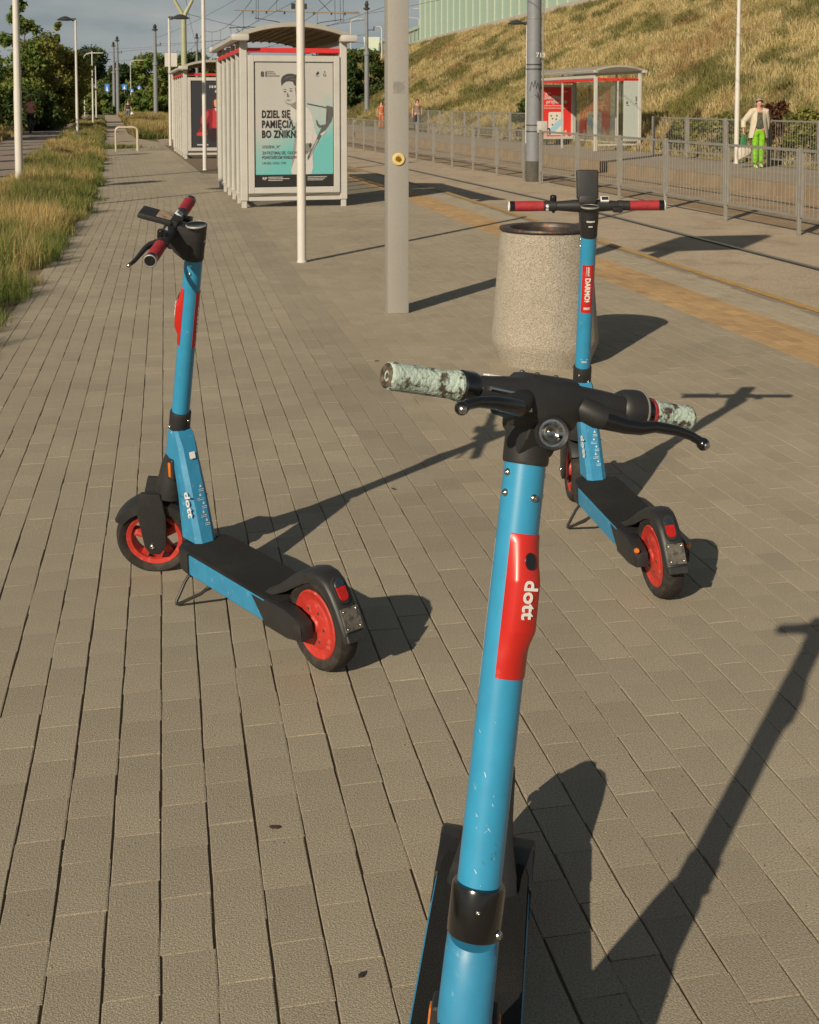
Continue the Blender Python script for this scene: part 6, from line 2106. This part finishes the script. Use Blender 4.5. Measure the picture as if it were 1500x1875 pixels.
def person(label, loc, rz, H, cloth, pose=None, detail=True):
    """cloth: dict of materials; the figure faces local -y"""
    s = H / 1.70
    t = thing('person', label, 'person', loc, rz)
    pz = pose or {}
    hip_z, kn_z, an_z = 0.90, 0.49, 0.09
    L = dict(pelvis=(0, 0, 0.94), waist=(0, 0.0, 1.08), chest=(0, 0.01, 1.28), neck0=(0, 0.0, 1.42), neck1=(0, -0.02, 1.50), head=(0, -0.03, 1.58), crown=(0, -0.015, 1.66),
             shl=(0.17, 0.0, 1.38), shr=(-0.17, 0.0, 1.38),
             ell=pz.get('ell', (0.25, 0.05, 1.12)), elr=pz.get('elr', (-0.25, 0.05, 1.12)), hal=pz.get('hal', (0.27, -0.05, 0.90)), har=pz.get('har', (-0.27, -0.05, 0.90)),
             hpl=(0.09, 0, 0.90), hpr=(-0.09, 0, 0.90), knl=pz.get('knl', (0.10, -0.05, 0.49)), knr=pz.get('knr', (-0.10, 0.0, 0.49)), anl=pz.get('anl', (0.10, 0.05, 0.10)), anr=pz.get('anr', (-0.10, -0.03, 0.08)))
    for k in L:
        L[k] = tuple(c * s for c in L[k])
    names = ['pelvis', 'waist', 'chest', 'neck0', 'neck1', 'head', 'crown', 'shl', 'ell', 'hal', 'shr', 'elr', 'har', 'hpl', 'knl', 'anl', 'hpr', 'knr', 'anr']
    ix = {n_: i for i, n_ in enumerate(names)}
    ed = [('pelvis', 'waist'), ('waist', 'chest'), ('chest', 'neck0'), ('neck0', 'neck1'), ('neck1', 'head'), ('head', 'crown'), ('neck0', 'shl'), ('shl', 'ell'), ('ell', 'hal'), ('neck0', 'shr'), ('shr', 'elr'), ('elr', 'har'), ('pelvis', 'hpl'), ('hpl', 'knl'), ('knl', 'anl'), ('pelvis', 'hpr'), ('hpr', 'knr'), ('knr', 'anr')]
    rad = dict(pelvis=(0.15, 0.11), waist=(0.135, 0.10), chest=(0.15, 0.11), neck0=(0.07, 0.06), neck1=(0.052, 0.055), head=(0.078, 0.098), crown=(0.055, 0.07), shl=0.055, ell=0.042, hal=0.028, shr=0.055, elr=0.042, har=0.028, hpl=0.085, knl=0.056, anl=0.038, hpr=0.085, knr=0.056, anr=0.038)
    rl = []
    for n_ in names:
        r = rad[n_]
        r = (r, r) if not hasattr(r, '__len__') else r
        rl.append((r[0] * s, r[1] * s))
    skinned('body', [L[n_] for n_ in names], [(ix[a], ix[c]) for a, c in ed], rl, cloth.get('skin', M_skin), t)
    # hands with five fingers
    for side, hn, en in ((1, 'hal', 'ell'), (-1, 'har', 'elr')):
        h0 = Vector(L[hn]); d = (h0 - Vector(L[en])).normalized()
        acr = Vector((0, -1, 0)); acr = (acr - d * acr.dot(d)).normalized()
        vs, es, rs = [h0 - d * 0.01 * s, h0 + d * 0.045 * s, h0 + d * 0.085 * s], [(0, 1), (1, 2)], [0.022 * s, 0.036 * s, 0.034 * s]
        hand = NB()
        tube(hand, vs, rs, 10, squash=(0.5, 1.0) if abs(acr.x) > 2 else (0.8, 0.8))
        inn = d.cross(acr) * side
        for k in range(4):
            o_ = acr * ((k - 1.5) * 0.017 * s)
            ln = (0.036, 0.044, 0.042, 0.032)[k] * s
            f0 = vs[2] + o_ - d * 0.005 * s
            tube(hand, [f0, f0 + d * ln * 0.9, f0 + d * ln * 1.5 + inn * ln * 0.5, f0 + d * ln * 1.7 + inn * ln * 1.0], [0.0085 * s, 0.008 * s, 0.0072 * s, 0.006 * s], 7)
        f0 = vs[1] + acr * 0.02 * s
        tube(hand, [f0, f0 + acr * 0.02 * s + d * 0.02 * s, f0 + acr * 0.022 * s + d * 0.045 * s + inn * 0.012 * s], [0.010 * s, 0.0095 * s, 0.007 * s], 7)
        obj('hand', hand, cloth.get('skin', M_skin), t)
    # trousers
    tn = ['pelvis', 'hpl', 'knl', 'anl', 'hpr', 'knr', 'anr']
    td = [(0, 1), (1, 2), (2, 3), (0, 4), (4, 5), (5, 6)]
    w0 = Vector(L['pelvis']) + Vector((0, 0, 0.09 * s))
    vs = [L[n_] for n_ in tn] + [tuple(w0)]
    wide = cloth.get('wide', 1.0)
    r_ = [(0.165 * s, 0.125 * s), 0.10 * s * wide, 0.074 * s * wide, 0.068 * s * wide, 0.10 * s * wide, 0.074 * s * wide, 0.068 * s * wide, (0.155 * s, 0.12 * s)]
    skinned('trousers', vs, td + [(0, 7)], r_, cloth['trousers'], t)
    # shirt
    vs = [tuple(Vector(L['pelvis']) + Vector((0, 0, (0.03 - cloth.get('long', 0)) * s))), L['waist'], L['chest'], tuple(Vector(L['neck0']) - Vector((0, 0, 0.02 * s))), L['shl'], L['shr']]
    el, er = Vector(L['ell']), Vector(L['elr'])
    sl, sr = Vector(L['shl']), Vector(L['shr'])
    f_ = 0.6
    vs += [tuple(sl.lerp(el, f_)), tuple(sr.lerp(er, f_))]
    r_ = [(0.17 * s, 0.13 * s), (0.155 * s, 0.125 * s), (0.165 * s, 0.125 * s), (0.085 * s, 0.075 * s), 0.068 * s, 0.068 * s, 0.056 * s, 0.056 * s]
    skinned('shirt', vs, [(0, 1), (1, 2), (2, 3), (3, 4), (3, 5), (4, 6), (5, 7)], r_, cloth['shirt'], t)
    # shoes
    for n_ in ('anl', 'anr'):
        a_ = Vector(L[n_])
        b = NB()
        tube(b, [a_ + Vector((0, 0.05 * s, -0.055 * s)), a_ + Vector((0, 0.0, -0.045 * s)), a_ + Vector((0, -0.09 * s, -0.06 * s)), a_ + Vector((0, -0.16 * s, -0.068 * s))], [0.030 * s, 0.045 * s, 0.040 * s, 0.024 * s], 10)
        for v in b.verts:
            v.co.z = max(v.co.z, 0.002)
        obj('shoe', b, cloth.get('shoes', M_black), t)
    # hair, face
    hc = Vector(L['head'])
    b = NB()
    bmesh.ops.create_uvsphere(b, u_segments=24, v_segments=16, radius=1.0)
    for v in b.verts:
        c = v.co.copy()
        r_ = 1.0 + 0.06 * math.sin(c.x * 9 + c.z * 7) * math.cos(c.y * 8)
        v.co = hc + Vector((c.x * 0.094 * s * r_ * cloth.get('puff', 1), c.y * 0.112 * s * r_ + 0.018 * s, c.z * 0.120 * s * r_ + 0.022 * s))
    # open the face
    dl = [v for v in b.verts if v.co.y < hc.y - 0.030 * s and v.co.z < hc.z + 0.088 * s and abs(v.co.x - hc.x) < 0.084 * s]
    bmesh.ops.delete(b, geom=dl, context='VERTS')
    dl = [v for v in b.verts if v.co.z < hc.z - cloth.get('hairlen', 0.055) * s]
    bmesh.ops.delete(b, geom=dl, context='VERTS')
    obj('hair', b, cloth.get('hair', M_hairgrey), t)
    if detail:
        b = NB()
        tube(b, [hc + Vector((0, -0.094, 0.010)) * s, hc + Vector((0, -0.112, -0.012)) * s, hc + Vector((0, -0.098, -0.022)) * s], [0.008 * s, 0.013 * s, 0.010 * s], 8)
        obj('nose', b, cloth.get('skin', M_skin), t)
        for sx in (-1, 1):
            b = NB()
            bmesh.ops.create_uvsphere(b, u_segments=10, v_segments=6, radius=0.008 * s, matrix=Matrix.Translation(hc + Vector((sx * 0.031, -0.086, 0.008)) * s))
            obj('eye', b, M_darkgap, t)
            b = NB()
            bmesh.ops.create_uvsphere(b, u_segments=10, v_segments=8, radius=0.020 * s, matrix=Matrix.Translation(hc + Vector((sx * 0.078, 0.0, -0.005)) * s))
            obj('ear', b, cloth.get('skin', M_skin), t)
        b = NB()
        box(b, hc + Vector((0, -0.089, -0.048)) * s, (0.042 * s, 0.012 * s, 0.008 * s), bevel=0.003 * s)
        obj('mouth', b, mat('lips', (0.30, 0.09, 0.07), 0.6), t)
    return t, L, s
M_lime = mat('lime_green_trousers', (0.20, 0.46, 0.018), 0.85, var=0.25, scale=11, c2=(0.13, 0.33, 0.012), mix=(0.48, 0.6), bump=1.0, bscale=9)
M_coatw = mat('cream_linen_jacket', (0.52, 0.46, 0.36), 0.85, var=0.12, scale=14, bump=0.3, bscale=60)
M_floral = mat('dark_floral_blouse', (0.05, 0.065, 0.045), 0.8, var=0.3, scale=14, c2=(0.22, 0.14, 0.09), mix=(0.52, 0.60))
M_limeshoe = mat('pale_lime_shoes', (0.45, 0.60, 0.22), 0.7, var=0.1)
lady_pose = dict(elr=(-0.36, 0.07, 1.14), har=(-0.385, -0.03, 0.965), ell=(0.24, 0.10, 1.14), hal=(0.235, 0.12, 0.92), knl=(0.075, -0.02, 0.50), knr=(-0.075, -0.03, 0.50), anl=(0.075, 0.05, 0.11), anr=(-0.085, -0.06, 0.09))
lady, LL, s_ = person('woman with grey hair in cream jacket and bright lime green trousers carrying a shopping bag', P(25.834, 13.483 + 0.262), AA - 0.2, 1.585, dict(trousers=M_lime, shirt=M_floral, shoes=M_limeshoe, wide=1.0, long=0.06, hairlen=0.075, puff=1.14), lady_pose)
# open jacket: sleeves and two hanging front panels with a back
def jk(*names_):
    return [LL[n_] for n_ in names_]
for sgn_, sh, el, ha in ((1, 'shl', 'ell', 'hal'), (-1, 'shr', 'elr', 'har')):
    S0, E0, H0 = Vector(LL[sh]), Vector(LL[el]), Vector(LL[ha])
    b = NB()
    tube(b, [S0 + Vector((-sgn_ * 0.10, 0, 0.035)) * s_, S0 + Vector((0, 0, 0.012)) * s_, S0.lerp(E0, 0.5), E0, E0.lerp(H0, 0.5), H0.lerp(E0, 0.12)], [0.085 * s_, 0.092 * s_, 0.082 * s_, 0.070 * s_, 0.062 * s_, 0.056 * s_], 16)
    obj('jacket_sleeve', b, M_coatw, lady)
b = NB()
rings = []
for z, hw, dp, op, fl in ((1.445, 0.085, 0.075, 0.50, 0.0), (1.40, 0.165, 0.110, 0.42, 0.0), (1.32, 0.195, 0.135, 0.36, 0.01), (1.18, 0.195, 0.145, 0.40, 0.015), (1.05, 0.205, 0.155, 0.50, 0.03), (0.92, 0.225, 0.17, 0.62, 0.05), (0.80, 0.24, 0.18, 0.72, 0.07), (0.745, 0.245, 0.18, 0.80, 0.075)):
    ring = []
    n_ = 26
    for k in range(n_ + 1):
        a = -math.pi / 2 + op + (2 * math.pi - 2 * op) * k / n_
        wv = 1 + 0.05 * math.sin(a * 7 + z * 3) * (1.4 - z)
        ring.append(Vector((math.cos(a) * hw * wv, math.sin(a) * dp * wv + fl * 0.4, z)) * s_)
    for k in range(n_, -1, -1):
        a = -math.pi / 2 + op + (2 * math.pi - 2 * op) * k / n_
        wv = 1 + 0.05 * math.sin(a * 7 + z * 3) * (1.4 - z)
        ring.append(Vector((math.cos(a) * (hw * wv - 0.012), math.sin(a) * (dp * wv - 0.012) + fl * 0.4, z)) * s_)
    rings.append(ring)
loft(b, rings)
obj('jacket', b, M_coatw, lady, ang=50)
# carried bag: top-level, hangs from the hand
hp = lady.matrix_basis @ (Vector(LL['har']) + Vector((0.0, -0.01, -0.06)) * s_)
bag = thing('shopping_bag', 'patterned white carrier bag with green top in the hand of the woman in lime trousers', 'bag', (hp.x, hp.y, hp.z), AA - 0.2)
M_bagw = mat('patterned_carrier_bag', (0.55, 0.50, 0.42), 0.6, var=0.1, scale=20, c2=(0.30, 0.14, 0.11), mix=(0.55, 0.62))
M_bagg = mat('green_carrier_bag', (0.03, 0.16, 0.06), 0.5, var=0.3, scale=18)
b = NB()
loft(b, [[Vector((x * w, y * d, z)) for x, y in ((-1, -1), (-0.3, -1.25), (0.4, -1.1), (1, -0.8), (1, 1), (0.2, 1.2), (-1, 1))] for w, d, z in ((0.012, 0.012, 0.0), (0.035, 0.02, -0.06), (0.065, 0.035, -0.20), (0.075, 0.04, -0.34))])
obj('green_top', b, M_bagg, bag)
b = NB()
loft(b, [[Vector((x * w + ox, y * d, z + x * tz)) for x, y in ((-1, -1), (-0.3, -1.3), (0.4, -1.2), (1, -0.8), (1, 1), (0.2, 1.2), (-1, 1))] for w, d, z, ox, tz in ((0.085, 0.045, -0.335, 0.0, 0.02), (0.145, 0.055, -0.40, 0.01, 0.03), (0.150, 0.06, -0.50, 0.015, 0.05), (0.140, 0.05, -0.585, 0.01, 0.07))])
obj('bag_body', b, M_bagw, bag)

# distant walker with a white bag
M_navy = mat('navy_top', (0.03, 0.03, 0.045), 0.8); M_jeans = mat('blue_jeans', (0.06, 0.11, 0.18), 0.8, var=0.15); M_hairred = mat('reddish_hair', (0.20, 0.06, 0.03), 0.8)
wk, LW, sw = person('distant walker in dark top and jeans on the path with a white bag', (-22.4, 96.3, 0), 0.1, 1.62, dict(trousers=M_jeans, shirt=M_navy, hair=M_hairred, shoes=M_white), dict(hal=(0.30, -0.03, 0.88), knl=(0.09, -0.08, 0.50), anl=(0.08, -0.02, 0.10), anr=(-0.09, 0.08, 0.12)), detail=False)
p = wk.matrix_basis @ (Vector(LW['hal']) + Vector((0.03, -0.02, -0.10)))
bg_ = thing('carrier_bag', 'white bag hanging from the hand of the distant walker', 'bag', tuple(p))
b = NB()
loft(b, [[(x * w, y * 0.05, z) for x, y in ((-1, -1), (0, -1.5), (1, -1), (1, 1), (0, 1.4), (-1, 1))] for w, z in ((0.02, 0.02), (0.11, -0.10), (0.14, -0.30), (0.13, -0.46))])
obj('bag_body', b, M_white, bg_)
# two people beyond the opposite shelter
M_taupe = mat('taupe_jacket', (0.20, 0.14, 0.11), 0.8, var=0.1); M_dark = mat('dark_trousers', (0.025, 0.03, 0.045), 0.8); M_orange = mat('rust_orange_top', (0.45, 0.13, 0.06), 0.8, var=0.2, scale=8)
person('man in taupe jacket walking on the opposite platform right of the grey column', (0.40, 61.7, 0), 0.15, 1.66, dict(trousers=M_dark, shirt=M_taupe, hair=mat('dark_hair', (0.03, 0.02, 0.015), 0.8)), dict(ell=(0.24, 0.02, 1.14), hal=(0.22, -0.10, 0.98), knl=(0.12, -0.10, 0.50), anl=(0.14, -0.12, 0.10), anr=(-0.12, 0.10, 0.12)), detail=False)
person('person in rust orange clothes half hidden left of the grey column', (-1.60, 68.6, 0), 0.2, 1.55, dict(trousers=M_orange, shirt=M_orange, hair=M_hairred), dict(), detail=False)

# cyclist on the path at left, half behind the thick post
M_pink = mat('pink_shirt', (0.75, 0.30, 0.27), 0.8, var=0.1)
cy = P(61.5, -4.55)
rot_c = AA + 0.05
cyc, LC, sc2 = person('cyclist in pink shirt and dark trousers riding away at left', (cy.x, cy.y, 0.0), rot_c + math.pi, 1.72, dict(trousers=M_dark, shirt=M_pink, hair=M_hairred), dict(ell=(0.26, -0.20, 1.18), hal=(0.24, -0.42, 1.05), elr=(-0.26, -0.20, 1.18), har=(-0.24, -0.42, 1.05), knl=(0.11, -0.30, 0.72), anl=(0.10, -0.10, 0.32), knr=(-0.11, -0.20, 0.58), anr=(-0.10, -0.06, 0.18)), detail=False)
bk = thing('bicycle', 'dark bicycle under the cyclist in the pink shirt', 'bicycle', (cy.x, cy.y, 0), rot_c + math.pi)
for y in (0.50, -0.55):
    b = NB()
    lathe(b, [(0.315, -0.018), (0.345, -0.018), (0.345, 0.018), (0.315, 0.018)], 28, Matrix.Translation((0, y, 0.345)) @ Matrix.Rotation(math.pi / 2, 4, 'Y'), close=True)
    for k in range(6):
        a = k * math.pi / 6
        tube(b, [(0, y + 0.32 * math.cos(a), 0.345 + 0.32 * math.sin(a)), (0, y - 0.32 * math.cos(a), 0.345 - 0.32 * math.sin(a))], 0.003, 4)
    obj('wheel', b, M_rubber, bk)
b = NB()
for a_, c_ in (((0, 0.50, 0.345), (0, 0.05, 0.30)), ((0, 0.05, 0.30), (0, 0.14, 0.82)), ((0, 0.14, 0.80), (0, -0.38, 0.85)), ((0, 0.05, 0.30), (0, -0.40, 0.72)), ((0, -0.55, 0.345), (0, -0.36, 0.95)), ((0, 0.50, 0.345), (0, 0.13, 0.76))):
    tube(b, [a_, c_], 0.017, 8)
obj('frame', b, M_lamphead, bk)
b = NB(); tube(b, [(-0.28, -0.40, 1.0), (-0.1, -0.38, 1.0), (0.1, -0.38, 1.0), (0.28, -0.40, 1.0)], 0.014, 8); obj('handlebar', b, M_lamphead, bk)
b = NB(); tube(b, [(0, 0.24, 0.88), (0, 0.10, 0.885), (0, -0.02, 0.88)], [0.07, 0.055, 0.02], 10, squash=(1, 0.5)); obj('saddle', b, M_black, bk)

# litter and marks on the pavement
M_leafdry = mat('dry_leaf', (0.05, 0.035, 0.02), 0.8, var=0.3, scale=60)
M_butt = mat('cigarette_butt', (0.5, 0.42, 0.30), 0.8, var=0.2)
for k, (u, v, s, lab) in enumerate(((2.44, 0.205, 0.011, 'small dark dried leaf between the left scooter and the nearest stem'), (1.98, 0.315, 0.009, 'dark speck on the pavers near the bottom edge left of the near scooter deck'), (4.57, 0.86, 0.012, 'little tuft of debris in the joint left of the mint grip'), (6.9, 1.2, 0.014, 'thin dark twig lying on the pavers left of the mint grip'))):
    b = NB()
    p = P(u, v, 0.004)
    loft(b, [[(x * s, y * s * 0.5, z) for x, y in ((-1, 0), (-0.4, -0.9), (0.5, -0.7), (1, 0.1), (0.3, 0.8), (-0.5, 0.7))] for z in (0.0, 0.003)])
    o = obj('dry_leaf', b, M_leafdry, None)
    o.location = p; o.rotation_euler = (0.05, 0.1, k * 1.1)
    tag(o, lab, 'leaf')
n = 2600
uu = 1.6 + rng.random(n) ** 1.5 * 9
vv = rng.uniform(-1.1, 3.6, n)
p = Pn(uu, vv, 0.001)
s = rng.uniform(0.0006, 0.0021, n)
V = p[:, None, :] + np.stack([np.stack([s * c_ for c_ in (1.0, -0.6, -0.4)], 1), np.stack([s * c_ for c_ in (0.1, 0.8, -0.9)], 1), np.zeros((n, 3))], axis=-1) * rng.choice([-1, 1], (n, 1, 1))
top = p + np.array([0, 0, 1])[None] * (s * 0.9)[:, None]
V = np.concatenate([V, top[:, None, :]], axis=1)
F = (np.array([[0, 1, 3], [1, 2, 3], [2, 0, 3]])[None] + (np.arange(n) * 4)[:, None, None]).reshape(-1, 3)
gc = np.where(rng.random(n)[:, None] < 0.62, np.array([[0.52, 0.44, 0.32]]), np.array([[0.09, 0.07, 0.05]]))
stuff(np_mesh('grit', V.reshape(-1, 3), F, colr=np.repeat(gc, 4, axis=0), m=M_paver))
